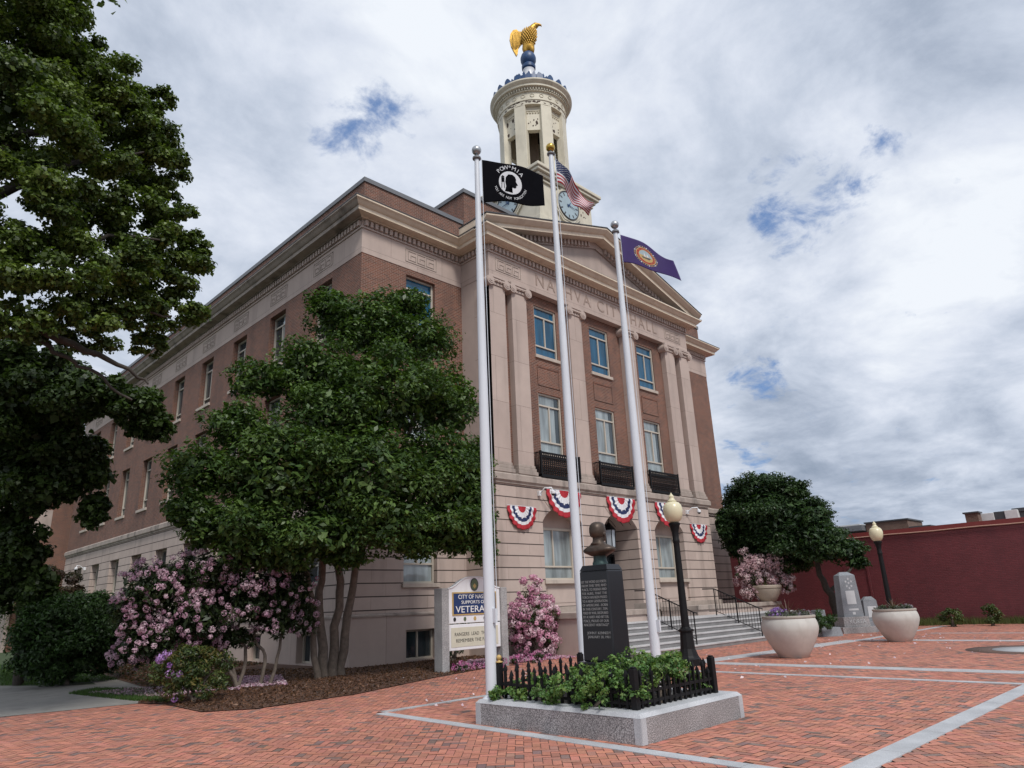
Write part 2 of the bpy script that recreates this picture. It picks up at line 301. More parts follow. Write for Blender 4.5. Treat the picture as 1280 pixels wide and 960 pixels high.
M = dict(
 brick=bricks('red_brick', (.20, .073, .043), (.11, .047, .033), (.27, .20, .16), .2, .068, .0085, var=.16, bump=.5, dist=.006, stain=((.07, .045, .04), .55)),
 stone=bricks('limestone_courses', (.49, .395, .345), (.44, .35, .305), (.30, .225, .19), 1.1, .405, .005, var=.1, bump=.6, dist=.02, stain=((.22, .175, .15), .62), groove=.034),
 smooth=plain('smooth_limestone', (.46, .37, .325), .8, var=.09, scale=1.4, bump=.15, stains=((.2, .155, .135), 1.3, .25, .4)),
 ashlar=bricks('limestone_blocks', (.475, .38, .332), (.435, .345, .302), (.2, .15, .13), 2.4, 1.75, .006, var=.09, bump=.4, dist=.01, stain=((.22, .17, .15), .35)),
 belt=plain('weathered_limestone', (.36, .30, .26), .85, var=.25, scale=2.5, bump=.2, stains=((.09, .078, .07), 2.2, .35, .7)),
 cream=plain('cream_painted_trim', (.68, .57, .44), .6, var=.08, scale=2.0, stains=((.4, .3, .22), 2.5, .5, .35)),
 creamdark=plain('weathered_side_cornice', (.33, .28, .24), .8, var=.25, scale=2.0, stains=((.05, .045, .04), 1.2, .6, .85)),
 tower=plain('cream_tower_paint', (.64, .59, .47), .6, var=.08, scale=1.6, stains=((.30, .27, .21), 2.2, .4, .35)),
 rust=plain('bare_rust_patch', (.075, .05, .04), .9, var=.3, scale=9),
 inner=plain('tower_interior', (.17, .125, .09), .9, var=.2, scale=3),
 lead=plain('dark_metal_flashing', (.055, .057, .062), .5, var=.25, scale=3),
 coping=plain('grey_metal_coping', (.15, .155, .165), .5, var=.12, scale=2),
 roof=plain('roof_membrane', (.06, .06, .06), .9, var=.3),
 frame=plain('cream_window_frame', (.50, .45, .38), .5, var=.06, scale=3),
 sill=plain('stone_sill', (.47, .40, .34), .8, var=.12, scale=3, stains=((.2, .17, .15), 3, .5, .4)),
 g_blue=glass('blue_window_glass', (.012, .085, .165), spec=.45),
 g_pale=glass('curtained_window_glass', (.24, .28, .29), var=.45),
 g_dark=glass('dark_window_glass', (.03, .042, .048)),
 g_blind=glass('window_glass_with_blind', (.27, .33, .35), var=.25),
 iron=plain('black_iron', (.009, .009, .010), .55, var=.3, scale=20, spec=.2),
 ironpaint=plain('black_painted_iron', (.008, .008, .009), .55, var=.3, scale=12, bump=.1, spec=.22),
 white=plain('white_paint', (.76, .77, .79), .4, var=.05, scale=2.5, stains=((.45, .44, .42), 3, .3, .35)),
 polewhite=plain('white_flagpole_paint', (.64, .665, .71), .35, var=.05, scale=1.5, stains=((.5, .5, .5), 4, .15, .3)),
 silver=plain('brushed_ball_metal', (.45, .46, .47), .35, .8, var=.15, scale=20),
 gold=plain('gold_leaf', (.46, .27, .05), .48, .7, var=.45, scale=6, bump=.7, bscale=12),
 goldball=plain('gold_ball_finish', (.55, .36, .08), .25, 1.0),
 blue=plain('blue_paint', (.018, .06, .16), .45, var=.3, scale=6),
 navy=plain('sign_blue', (.012, .035, .125), .4),
 goldpaint=plain('sign_gold_edge', (.50, .34, .12), .45),
 letter=plain('sign_lettering_white', (.80, .80, .78), .5),
 ink=plain('black_letters', (.02, .02, .02), .6),
 board=plain('letterboard_cream', (.58, .56, .45), .5, var=.05),
 granite=granite('grey_granite', (.25, .24, .24), (.09, .085, .09), (.48, .46, .46), 75),
 gsmooth=granite('sawn_granite', (.42, .43, .45), (.30, .31, .33), (.56, .57, .58), 170),
 griser=granite('granite_riser', (.20, .195, .195), (.12, .118, .118), (.30, .29, .29), 90),  # riser shade put into the colour; treads are worn lighter
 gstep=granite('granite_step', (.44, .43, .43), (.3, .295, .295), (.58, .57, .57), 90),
 gstrip=granite('granite_paving_strip', (.40, .40, .41), (.27, .27, .28), (.52, .52, .52), 120),
 gpost=granite('sign_post_granite', (.32, .315, .315), (.2, .195, .195), (.46, .455, .45), 80),
 blackstone=plain('polished_black_granite', (.013, .014, .017), .28, var=.5, scale=120),
 grave=granite('memorial_granite', (.20, .215, .235), (.12, .13, .14), (.31, .325, .35), 120),
 inlay=plain('pale_engraving', (.46, .47, .48), .7, var=.08),
 engrave=plain('engraved_lettering', (.27, .27, .27), .7),
 bronze=plain('bust_bronze', (.07, .05, .038), .45, .5, var=.45, scale=7, bump=.25, bscale=25, stains=((.04, .028, .02), 5, .6, .7)),
 patina=plain('green_bronze_base', (.035, .065, .062), .5, .4, var=.5, scale=9),
 pot=plain('cast_stone_pot', (.50, .485, .45), .75, var=.09, scale=3.5, bump=.12, bscale=90, stains=((.30, .27, .23), 2.2, .5, .45)),
 potrim=plain('cast_stone_rim', (.36, .325, .28), .8, var=.12, scale=5),
 urn=plain('tan_stone_urn', (.40, .335, .27), .8, var=.12, scale=5, bump=.2),
 soil=plain('dark_soil', (.035, .026, .02), .95, var=.4, scale=20, bump=.5),
 globe=plain('cream_lamp_globe', (.66, .60, .41), .3, var=.04),
 redwall=bricks('maroon_painted_brick', (.16, .031, .037), (.13, .026, .031), (.10, .02, .025), .22, .075, .008, rough=.55, var=.16, bump=.8, dist=.012, stain=((.09, .022, .028), .5)),
 redtrim=plain('maroon_parapet_paint', (.19, .03, .027), .6, var=.12, scale=1.5),
 letters=plain('carved_letter_shadow', (.30, .225, .19), .9, var=.15),
 tan=plain('tan_gutter_line', (.42, .25, .19), .6, var=.1),
 bark=plain('grey_bark', (.14, .112, .09), .9, var=.4, scale=9, bump=.8, bscale=18),
 barkdark=plain('dark_bark', (.045, .037, .03), .9, var=.4, scale=9, bump=.8, bscale=18),
 leaf=leafmat('broad_green_leaf'),
 petal=leafmat('flower_petal', .6, .3, (1, 1, 1.0001)),
 paver=attrmat('clay_paver', .85, .35, 60, .2),
 mulch=plain('bark_mulch', (.095, .048, .03), .95, var=.5, scale=14, bump=1.0, bscale=30, stains=((.14, .08, .05), 22, 1, .6)),
 concrete=plain('concrete_path', (.24, .23, .21), .9, var=.15, scale=2, bump=.2, stains=((.13, .12, .11), 3, 1, .4)),
 grass=plain('lawn_soil', (.035, .06, .018), .95, var=.4, scale=6),
 ground=plain('far_ground', (.12, .11, .10), .95, var=.3, scale=.4),
 joint=plain('paver_joint_sand', (.12, .075, .06), .95, var=.3, scale=30),
 redcloth=plain('red_cloth', (.38, .016, .028), .8, var=.12, scale=12),
 whitecloth=plain('white_cloth', (.66, .66, .68), .8, var=.06, scale=12),
 bluecloth=plain('blue_cloth', (.012, .022, .085), .8, var=.2, scale=12),
 blackcloth=plain('black_cloth', (.004, .004, .006), .95, var=.2, scale=12, spec=.08),
 purplecloth=plain('violet_blue_cloth', (.035, .014, .115), .75, var=.15, scale=12),
 seal=plain('seal_green_gold', (.10, .14, .07), .5, var=.5, scale=40),
 brownbrick=bricks('brown_brick', (.15, .085, .06), (.12, .07, .05), (.2, .16, .14), .2, .07, .006),
 hvac=plain('hvac_panel', (.62, .63, .62), .5, var=.1, scale=4),
 clockface=plain('clock_dial', (.36, .45, .49), .35, var=.12, scale=2),
)
# ------------------------------------------------------------------ the city hall
XL, XR, YW, YP, YB = 11.96, 35.30, 19.24, 17.6, 54.3          # side plane, right plane, wing front, pavilion front, back
PXL, PXR, PC = 16.6, 30.6, 23.55                              # pavilion
ZB, ZB2, ZF, ZC = 5.74, 6.12, 13.82, 14.75                    # belt, frieze, cornice
hall = thing('city_hall', 'three storey brick and limestone civic building with pilastered front and cream clock tower', 'town hall', (XL, YP, 0))
def Pf(Y): return lambda u, z, d: (u, Y+d, z)                 # a front wall, d goes inwards
def Ps(X): return lambda u, z, d: (X+d, u, z)                 # the left side wall
def wall(mb, P, u0, u1, z0, z1, ops, depth=.3):
    us = sorted({u0, u1, *[o[0] for o in ops], *[o[1] for o in ops]}); zs = sorted({z0, z1, *[o[2] for o in ops], *[o[3] for o in ops]})
    for i in range(len(us)-1):
        for j in range(len(zs)-1):
            cu, cz = (us[i]+us[i+1])/2, (zs[j]+zs[j+1])/2
            if any(o[0] < cu < o[1] and o[2] < cz < o[3] for o in ops): continue
            mb.add([P(us[i], zs[j], 0), P(us[i+1], zs[j], 0), P(us[i+1], zs[j+1], 0), P(us[i], zs[j+1], 0)], [(0, 1, 2, 3)])
    for a, b, c, d in ops:
        mb.add([P(a, c, 0), P(a, d, 0), P(a, d, depth), P(a, c, depth)], [(0, 1, 2, 3)])
        mb.add([P(b, c, 0), P(b, d, 0), P(b, d, depth), P(b, c, depth)], [(3, 2, 1, 0)])
        mb.add([P(a, d, 0), P(b, d, 0), P(b, d, depth), P(a, d, depth)], [(0, 1, 2, 3)])
        mb.add([P(a, c, 0), P(b, c, 0), P(b, c, depth), P(a, c, depth)], [(3, 2, 1, 0)])
def window(P, u0, u1, z0, z1, depth, gl, sill=True, style='tri', fw=.065, blind=None):
    f = MB(); d0, d1 = depth-.07, depth+.06; e = .003
    f.mbox(P, u0+e, u0+fw, z0+e, z1-e, d0, d1); f.mbox(P, u1-fw, u1-e, z0+e, z1-e, d0, d1)
    f.mbox(P, u0+fw+e, u1-fw-e, z1-fw, z1-e, d0+.005, d1); f.mbox(P, u0+fw+e, u1-fw-e, z0+e, z0+fw, d0+.005, d1)
    h = z1-z0; um = (u0+u1)/2
    if style == 'tri':
        za, zb = z0+.20*h, z1-.2*h
        for z in (za, zb): f.mbox(P, u0+fw+e, u1-fw-e, z-.03, z+.03, d0+.012, d1)
        f.mbox(P, um-.028, um+.028, za+.033, zb-.033, d0+.018, d1)
    elif style == 'two':
        za = z0+.26*h
        f.mbox(P, u0+fw+e, u1-fw-e, za-.03, za+.03, d0+.012, d1); f.mbox(P, um-.028, um+.028, za+.033, z1-fw-e, d0+.018, d1)
    elif style == 'mid':
        f.mbox(P, um-.028, um+.028, z0+fw+e, z1-fw-e, d0+.018, d1)
    fo = f.build('window', M['frame'], hall)
    g = MB(); g.mbox(P, u0+.03, u1-.03, z0+.03, z1-.03, depth, depth+.02); g.build('pane', gl, fo)
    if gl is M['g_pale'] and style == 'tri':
        b = MB(); b.mbox(P, u1-fw-.25, u1-fw-.012, z0+.22*h, z1-.08, depth-.010, depth-.003); b.build('reveal_reflection_strip', M['g_dark'], fo)  # reveal's reflection painted on the right of the pane as a dark strip
    if blind:
        b = MB(); b.mbox(P, u0+fw+.01, (u0+u1)/2 if blind == 'half' else u1-fw-.01, z0+.35*h, z1-.08, depth-.012, depth-.004)
        b.build('roller_blind', M['g_blind'], fo)
    if sill:
        s = MB(); s.mbox(P, u0-.07, u1+.07, z0-.14, z0, -.075, depth+.02); s.build('sill', M['sill'], fo, bevel=.012)
    return fo
# --- left side wall
PS = Ps(XL); bays = [21.92+3.62*k for k in range(9)]
ops_u = []; ops_l = []
for y in bays:
    ops_u += [(y-.70, y+.70, 11.22, 13.55), (y-.70, y+.70, 7.22, 9.93)]
    ops_l += [(y-.80, y+.80, 2.55, 4.86)]
for y in bays[:8]: ops_l.append((y-.5, y+.5, .06, .98))
b = MB(); wall(b, PS, YW, YB, ZB2, ZF, ops_u, .34); b.build('brick_wall', M['brick'], hall)
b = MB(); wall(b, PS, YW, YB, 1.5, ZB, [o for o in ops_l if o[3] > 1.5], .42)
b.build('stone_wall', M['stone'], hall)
b = MB(); wall(b, Ps(XL-.06), YW-.06, YB, 0, 1.42, [o for o in ops_l if o[3] < 1.5], .4); b.build('foundation_wall', M['ashlar'], hall)
for k, y in enumerate(bays):
    window(PS, y-.70, y+.70, 11.22, 13.55, .3, M['g_dark'], blind='half' if k < 6 else None)
    window(PS, y-.70, y+.70, 7.22, 9.93, .3, M['g_dark'])
    window(PS, y-.80, y+.80, 2.55, 4.86, .38, M['g_dark'], style='two')
    if k < 8: window(Ps(XL-.06), y-.5, y+.5, .06, .98, .3, M['g_dark'], sill=False, style='mid')
# --- front wings
for side, (x0, x1) in (('l', (XL, PXL)), ('r', (PXR, XR))):
    P = Pf(YW); c = 14.58 if side == 'l' else 2*PC-14.58
    b = MB(); wall(b, P, x0, x1, ZB2, ZF, [(c-.68, c+.68, 11.22, 13.55), (c-.68, c+.68, 7.22, 9.93)], .3); b.build('brick_wall', M['brick'], hall)
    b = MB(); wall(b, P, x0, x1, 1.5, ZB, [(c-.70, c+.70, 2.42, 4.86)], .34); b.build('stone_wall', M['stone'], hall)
    b = MB(); wall(b, Pf(YW-.06), x0-.06 if side == 'l' else x0, x1, 0, 1.42, [(c-.62, c+.62, .06, .98)], .4); b.build('foundation_wall', M['ashlar'], hall)
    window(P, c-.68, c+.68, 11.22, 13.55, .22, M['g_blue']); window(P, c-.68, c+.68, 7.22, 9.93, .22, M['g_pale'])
    window(P, c-.70, c+.70, 2.42, 4.86, .26, M['g_pale'], style='two'); window(Pf(YW-.06), c-.62, c+.62, .06, .98, .3, M['g_dark'], sill=False, style='mid')
# right side, back and roof
b = MB(); wall(b, lambda u, z, d: (XR-d, u, z), YW, YB, ZB2, ZF, [], .3); b.build('brick_wall', M['brick'], hall)
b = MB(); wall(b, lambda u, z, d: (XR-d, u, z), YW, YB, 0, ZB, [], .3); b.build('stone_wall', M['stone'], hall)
b = MB(); wall(b, Pf(YB), XL, XR, 0, 16.8, [], .3); b.build('rear_wall', M['brick'], hall)
b = MB(); b.box(XL+.3, XR-.3, YW+.3, YB-.3, 16.1, 16.2); b.build('flat_roof', M['roof'], hall)
# --- pavilion: returns and recessed brick wall
RB = .28                                                       # brick is set back behind the pilasters
bayx = [PC-3.55, PC, PC+3.55]
b = MB(); ops = []
for x in bayx: ops += [(x-.67, x+.67, 11.2, 13.38), (x-.67, x+.67, 7.15, 9.6)]
wall(b, Pf(YP+RB), PXL+.05, PXR-.05, ZB2, 13.8, ops, .26); b.build('brick_wall', M['brick'], hall)
for x in bayx:
    PB = Pf(YP+RB)
    window(PB, x-.67, x+.67, 11.2, 13.38, .12, M['g_blue'])
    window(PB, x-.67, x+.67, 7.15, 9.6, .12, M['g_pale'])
    b = MB(); b.mbox(PB, x-.6, x+.6, 9.98, 10.68, -.012, .02)
    for a, c_, d_, e_ in ((x-.62, x+.62, 9.92, 9.98), (x-.62, x+.62, 10.68, 10.74), (x-.66, x-.6, 9.92, 10.74), (x+.6, x+.66, 9.92, 10.74)): b.mbox(PB, a, c_, d_, e_, -.03, .02)
    b.build('brick_panel', M['brick'], hall)
for xs, xe in ((PXL, PXL+.06), (PXR-.06, PXR)):
    b = MB(); b.box(xs, xe, YP+.02, YW, ZB2, 13.8); b.build('pavilion_return', M['smooth'], hall)
# pilasters
pil = [(16.6, 17.43), (17.79, 18.62), (21.2, 22.03), (2*PC-22.03, 2*PC-21.2), (2*PC-18.62, 2*PC-17.79), (PXR-.83, PXR)]
for i, (x0, x1) in enumerate(pil):
    b = MB(); b.box(x0, x1, YP, YP+RB, 6.5, 13.42)
    po = b.build('pilaster', M['ashlar'], hall, bevel=.012)
    if i == 0:
        q = MB(); q.box(x0-.001, x0+.3, YP+RB, YW-.75, 6.5, 13.42); q.build('pilaster_return', M['ashlar'], po)
    b = MB(); b.box(x0-.10, x1+.10, YP-.10, YP+RB, 6.122, 6.27); b.box(x0-.06, x1+.06, YP-.06, YP+RB, 6.27, 6.39); b.box(x0-.03, x1+.03, YP-.03, YP+RB, 6.39, 6.5)
    b.build('pilaster_base', M['belt'], po, bevel=.02)
    b = MB()
    b.box(x0-.09, x1+.09, YP-.10, YP+RB, 13.70, 13.795)          # abacus
    b.box(x0-.02, x1+.02, YP-.04, YP+RB, 13.42, 13.52)           # neck
    b.box(x0-.03, x1+.03, YP-.07, YP+RB, 13.55, 13.70)           # echinus
    for xc in (x0-.02, x1+.02):
        for r, y0 in ((.19, -.13), (.13, -.15), (.065, -.17)):
            b.tube([(xc, YP+y0, 13.52), (xc, YP+RB-.01, 13.52)], r, 16)
    for k in range(4): b.ball((x0+.16+k*(x1-x0-.32)/3, YP-.09, 13.58), .06, 8)
    b.build('capital', M['smooth'], po)
# pavilion ground floor: three arches
GW = MB(); P = Pf(YP); hw = 1.12; spring, rise, top = 4.50, .58, ZB
def arch_pts(c, n=14):
    R_ = (hw*hw+rise*rise)/(2*rise); zc = spring+rise-R_; a = math.asin(hw/R_)
    return [(c+R_*math.sin(-a+2*a*i/n), zc+R_*math.cos(-a+2*a*i/n)) for i in range(n+1)]
arx = [PC-3.52, PC+.08, PC+3.62]; edges = [PXL]
for c in arx: edges += [c-hw, c+hw]
edges += [PXR+.15]
for i in range(0, len(edges), 2): GW.add([P(edges[i], 0, 0), P(edges[i+1], 0, 0), P(edges[i+1], top, 0), P(edges[i], top, 0)], [(0, 1, 2, 3)])
DEPTHS = [.72, 1.5, .72]
for c, dp in zip(arx, DEPTHS):
    pts = arch_pts(c)
    for (a, za), (e, ze) in zip(pts[:-1], pts[1:]):
        GW.add([P(a, za, 0), P(e, ze, 0), P(e, top, 0), P(a, top, 0)], [(0, 1, 2, 3)])
        GW.add([P(a, za, 0), P(e, ze, 0), P(e, ze, dp), P(a, za, dp)], [(3, 2, 1, 0)])
    for x in (c-hw, c+hw): GW.add([P(x, 0, 0), P(x, spring, 0), P(x, spring, dp), P(x, 0, dp)], [(0, 1, 2, 3)])
for x in (PXL, PXR+.15): GW.add([(x, YP, 0), (x, YW, 0), (x, YW, top), (x, YP, top)], [(0, 1, 2, 3)])
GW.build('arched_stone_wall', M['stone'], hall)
b = MB()                                                        # voussoir joints over each arch
for c in arx:
    for k in range(5):
        t = -.62+.31*k; x0 = c+t*1.45; pt = arch_pts(c, 40)[int(20+t*20/.85*.62)]
        b.prism([(pt[0]-.012, pt[1]), (pt[0]+.012, pt[1]), (x0*1.0+.012+t*.25, 5.33), (x0-.012+t*.25, 5.33)], P, -.003, .01)
b.build('voussoir_joints', M['rust'], hall)
for c in (arx[0], arx[2]):
    b = MB(); b.prism(arch_pts(c)[::-1] + [(c-hw, 4.36), (c+hw, 4.36)], P, .60, .72); b.build('arch_tympanum', M['smooth'], hall)
    window(P, c-hw+.01, c+hw-.01, 2.42, 4.355, .62, M['g_pale'], style='two', fw=.09)
    b = MB(); b.mbox(P, c-hw+.003, c+hw-.003, 1.5, 2.28, .10, .3); b.mbox(P, c-hw+.15, c+hw-.15, 1.62, 2.15, .085, .1); b.build('apron_panel', M['smooth'], hall)
# entrance door
c = arx[1]; b = MB(); b.mbox(P, c-hw, c+hw, .95, 5.2, 1.45, 1.5); b.build('entrance_backing', M['g_dark'], hall)
b = MB()
for u in (c-hw+.01, c-.05, c+hw-.11): b.mbox(P, u, u+.1, .96, 3.5, 1.3, 1.44)
for z in (.96, 3.4, 4.2): b.mbox(P, c-hw+.115, c+hw-.115, z, z+.09, 1.31, 1.44)
for k in range(9): b.mbox(P, c-hw+.2+k*.22, c-hw+.22+k*.22, 3.5, 5.0, 1.33, 1.42)
do = b.build('entrance_door', M['ironpaint'], hall)
for s_ in (-1, 1):
    h_ = MB(); h_.tube([(c+s_*.12, YP+1.22, 1.75), (c+s_*.12, YP+1.22, 2.2)], .02, 8); h_.build('door_handle', M['goldball'], do)
b = MB(); b.box(c-hw-.02, c+hw+.02, YP-.22, YP+1.4, .90, 1.06); b.build('door_sill_step', M['gstep'], hall, bevel=.01)
# base course of the pavilion and water table all round
b = MB(); b.sweep([(XL, YB), (XL, YW), (PXL, YW), (PXL, YP)], [(.0, 1.42), (.10, 1.42), (.10, 1.47), (.03, 1.52), (.0, 1.52)])
b.build('water_table', M['belt'], hall)
b = MB()
for u0, u1 in ((PXL-.08, arx[1]-hw-.02), (arx[1]+hw+.02, PXR+.23)):
    b.box(u0, u1, YP-.075, YP+.5, 0, 1.18); b.box(u0-.03, u1, YP-.12, YP+.5, 1.183, 1.48)
b.build('base_course', M['belt'], hall, bevel=.012)
# belt courses
outl = [(XL, YB), (XL, YW), (PXL, YW), (PXL, YP), (PXR+.15, YP), (PXR+.15, YW), (XR, YW), (XR, YB)]
b = MB(); b.sweep(outl, [(-.3, 5.74), (.06, 5.74), (.06, 5.79), (.13, 5.85), (.13, 6.05), (.06, 6.12), (-.3, 6.12)]); b.build('belt_course', M['belt'], hall)
# frieze, dentils and cornice
outf = [(XL, YB), (XL, YW), (PXL, YW), (PXL, YP), (PXR, YP), (PXR, YW), (XR, YW), (XR, YB)]
b = MB(); b.sweep(outf, [(-.3, 13.80), (.015, 13.80), (.015, 14.77), (-.3, 14.77)]); b.build('frieze', M['ashlar'], hall)
b = MB(); b.sweep(outf, [(-.2, 14.772), (.06, 14.772), (.06, 14.84), (.02, 14.845), (.02, 15.1), (-.2, 15.1)]); b.build('dentil_backing', M['smooth'], hall)
DB = MB()
def dentils(mb, a, e, out, z0, z1, step=.21, w=.12, dep=.12):
    a = np.array(a, float); e = np.array(e, float); L_ = np.linalg.norm(e-a); t = (e-a)/L_; n_ = int(L_/step); o_ = np.array(out, float)
    for i in range(n_):
        c0 = a+t*((i+.5)*L_/n_-w/2); c1 = c0+t*w; q0 = c0+o_*dep; q1 = c1+o_*dep
        mb.hexa([(*c0, z0), (*c1, z0), (*q1, z0), (*q0, z0), (*c0, z1), (*c1, z1), (*q1, z1), (*q0, z1)])
for a, e, o_ in (((XL-.02, YB), (XL-.02, YW), (-1, 0)), ((XL, YW-.02), (PXL, YW-.02), (0, -1)), ((PXL-.02, YW-.14), (PXL-.02, YP), (-1, 0)), ((PXL, YP-.02), (PXR, YP-.02), (0, -1)), ((PXR+.14, YW-.02), (XR, YW-.02), (0, -1))):
    DB = MB(); dentils(DB, a, e, o_, 14.86, 15.06); DB.build('dentils', M['smooth'], hall)
corn = [(-.2, 15.103), (.16, 15.103), (.16, 15.14), (.46, 15.16), (.48, 15.165), (.48, 15.31), (.52, 15.325), (.56, 15.36), (.63, 15.44), (.70, 15.49), (.70, 15.55), (-.2, 15.60)]
b = MB(); b.sweep([(XL, YB), (XL, YW)], [(o_, z) for o_, z in corn]); b.sm = [False]*len(b.sm)
# the side run is weathered dark; front runs are clean cream
cs = MB(); path = outf
n = len(path)
def run(i0, i1, mat, name, prof):
    q = MB(); sub = outf[i0:i1+1]
    ext = list(sub); q.sweep(outf, prof); k = len(prof)
    keep_v = []; fs = []
    qq = MB(); qq.v = q.v
    for i in range(i0, i1):
        for j in range(k): fs.append((i*k+j, (i+1)*k+j, (i+1)*k+(j+1) % k, i*k+(j+1) % k))
    qq.f = fs; qq.m = [0]*len(fs); qq.c = [None]*len(fs); qq.sm = [False]*len(fs)
    used = sorted({t for f in fs for t in f}); mp = {t: i for i, t in enumerate(used)}
    qq.v = [q.v[t] for t in used]; qq.f = [tuple(mp[t] for t in f) for f in fs]
    return qq.build(name, mat, hall)
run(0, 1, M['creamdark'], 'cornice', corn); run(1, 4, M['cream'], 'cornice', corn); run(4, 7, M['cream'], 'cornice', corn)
run(0, 3, M['lead'], 'cornice_flashing', [(-.2, 15.602), (.715, 15.553), (.715, 15.585), (-.2, 15.66)])
run(4, 7, M['lead'], 'cornice_flashing', [(-.2, 15.602), (.715, 15.553), (.715, 15.585), (-.2, 15.66)])
# parapet walls and coping
pth = [(XL+.12, YB), (XL+.12, YW+.12), (PXL+.5, YW+.12)]
b = MB(); b.sweep(pth, [(-.3, 15.6), (0, 15.6), (0, 16.82), (-.3, 16.82)]); b.build('parapet', M['brick'], hall)
b = MB(); b.sweep([(PXR-.5, YW+.12), (XR-.12, YW+.12), (XR-.12, YB)], [(-.3, 15.6), (0, 15.6), (0, 16.82), (-.3, 16.82)]); b.build('parapet', M['brick'], hall)
b = MB(); b.sweep(pth, [(-.34, 16.822), (.05, 16.822), (.05, 17.0), (-.34, 17.03)]); b.build('coping', M['coping'], hall)
b = MB(); b.sweep([(PXR-.5, YW+.12), (XR-.12, YW+.12), (XR-.12, YB)], [(-.34, 16.822), (.05, 16.822), (.05, 17.0), (-.34, 17.03)]); b.build('coping', M['coping'], hall)
# attic block behind the pediment
for u0, u1 in ((16.85, 19.9), (2*PC-19.9, 2*PC-16.85)):
    b = MB(); b.box(u0, u1, YW+.02, 26, 15.7, 18.32); ao = b.build('attic', M['brick'], hall)
    b = MB(); b.box(u0-.07, u1+.07, YW-.05, 26.05, 18.322, 18.5); b.build('coping', M['coping'], ao)
# greek key panels on the frieze
def key_panel(P, u0, u1, z0, z1):
    b = MB(); t = .022; d0, d1 = -.032, -.012
    def bar(a, c_, e_, f_): b.mbox(P, a, c_, e_, f_, d0, d1)
    bar(u0, u1, z0, z0+t); bar(u0, u1, z1-t, z1); bar(u0, u0+t, z0+t+.001, z1-t-.001); bar(u1-t, u1, z0+t+.001, z1-t-.001)
    a0, a1, c0, c1 = u0+.09, u1-.09, z0+.09, z1-.09; n_ = 3; w_ = (a1-a0)/n_
    for i in range(n_):
        x0, x1 = a0+i*w_+.03, a0+(i+1)*w_-.03
        bar(x0, x1, c1-t, c1); bar(x0, x0+t, c0, c1-t-.001); bar(x0+t+.001, x1, c0, c0+t); bar(x1-t, x1, c0+t+.001, c0+.62*(c1-c0)); bar(x0+.32*(x1-x0), x1-t-.001, c0+.58*(c1-c0)-t, c0+.58*(c1-c0))
        bar(x0+.32*(x1-x0), x0+.32*(x1-x0)+t, c0+.28*(c1-c0), c0+.58*(c1-c0)-t-.001)
    b.build('key_panel', M['belt'], hall)
for y in bays: key_panel(PS, y-.72, y+.72, 14.08, 14.64)
for x0, x1 in ((13.85, 15.32), (2*PC-15.32, 2*PC-13.85)): key_panel(Pf(YW), x0, x1, 14.08, 14.64)
for x0, x1 in ((16.95, 18.35), (2*PC-18.5, 2*PC-17.1)): key_panel(Pf(YP), x0, x1, 14.08, 14.64)
# carved name
vs, fs = text_geo('NASHVA CITY HALL', .78, spacing=1.32, extrude=.01, xs=.95)
w_ = max(v[0] for v in vs)-min(v[0] for v in vs); k_ = (27.85-19.2)/w_
b = MB(); b.add([(23.53+v[0]*k_, YP-.02-v[2], 14.36+v[1]) for v in vs], fs); b.build('carved_name', M['letters'], hall)
# pediment
zl, za, xl_, xr_ = 15.50, 17.72, PXL-.70, PXR+.70
slope = (za-zl)/(PC-xl_)
ya, yb_ = YP-.72, 21.0
ty = MB(); ty.prism([(PXL, 15.35), (PXR, 15.35), (PC, 15.35+slope*(PC-PXL)+.1)], Pf(YP+.12), 0, .2); ty.build('tympanum', M['ashlar'], hall)
rk = MB()
prof = [(-.02, 0), (.48, 0), (.48, .17), (.55, .2), (.66, .30), (.72, .36), (.72, .43), (-.02, .43)]      # (out, height above rake line)
for sgn in (-1, 1):
    vs = []
    for (x, zz) in ((xl_ if sgn < 0 else xr_, zl-.05), (PC, zl-.05+slope*(PC-xl_))):
        for o_, h in prof: vs.append((x, YP+.1-o_-.1, zz+h))
    k = len(prof); fs = [(j, k+j, k+(j+1) % k, (j+1) % k) for j in range(k)] + [tuple(range(k)), tuple(range(2*k-1, k-1, -1))]
    rk.add(vs, fs)
rk.build('raking_cornice', M['cream'], hall)
dn = MB()
for sgn in (-1, 1):
    n_ = 30
    for i in range(2, n_):
        x = PC+sgn*(PC-xl_-.3)*(i+.5)/n_; zt = zl-.05+slope*((PC-xl_)-abs(x-PC))
        dn.hexa([(x-.065, YP-.10, zt-.25), (x+.065, YP-.10, zt-.25), (x+.065, YP+.10, zt-.25), (x-.065, YP+.10, zt-.25), (x-.065, YP-.10, zt-.02), (x+.065, YP-.10, zt-.02), (x+.065, YP+.10, zt-.02), (x-.065, YP+.10, zt-.02)])
    vs = []
    for (x, zz) in ((xl_+.3 if sgn < 0 else xr_-.3, zl+.01), (PC, zl-.05+slope*(PC-xl_))):
        for o_, h in ((0, -.3), (-.05, -.3), (-.05, .01), (0, .01)): vs.append((x, YP+.1+o_*1.2, zz+h))
    dn.add(vs, [(0, 4, 5, 1), (1, 5, 6, 2), (2, 6, 7, 3)])
dn.build('raking_dentils', M['smooth'], hall)
for xa_, xb_ in ((xl_-.012, PXL), (PXR, xr_+.012)):
    b = MB(); b.box(xa_, min(xb_, xa_+.55) if xa_ < PC else xb_, YP-.45, YW-.742, 15.585, 15.88); b.build('cornice_return', M['cream'], hall, bevel=.02)
rf = MB(); e_ = .445
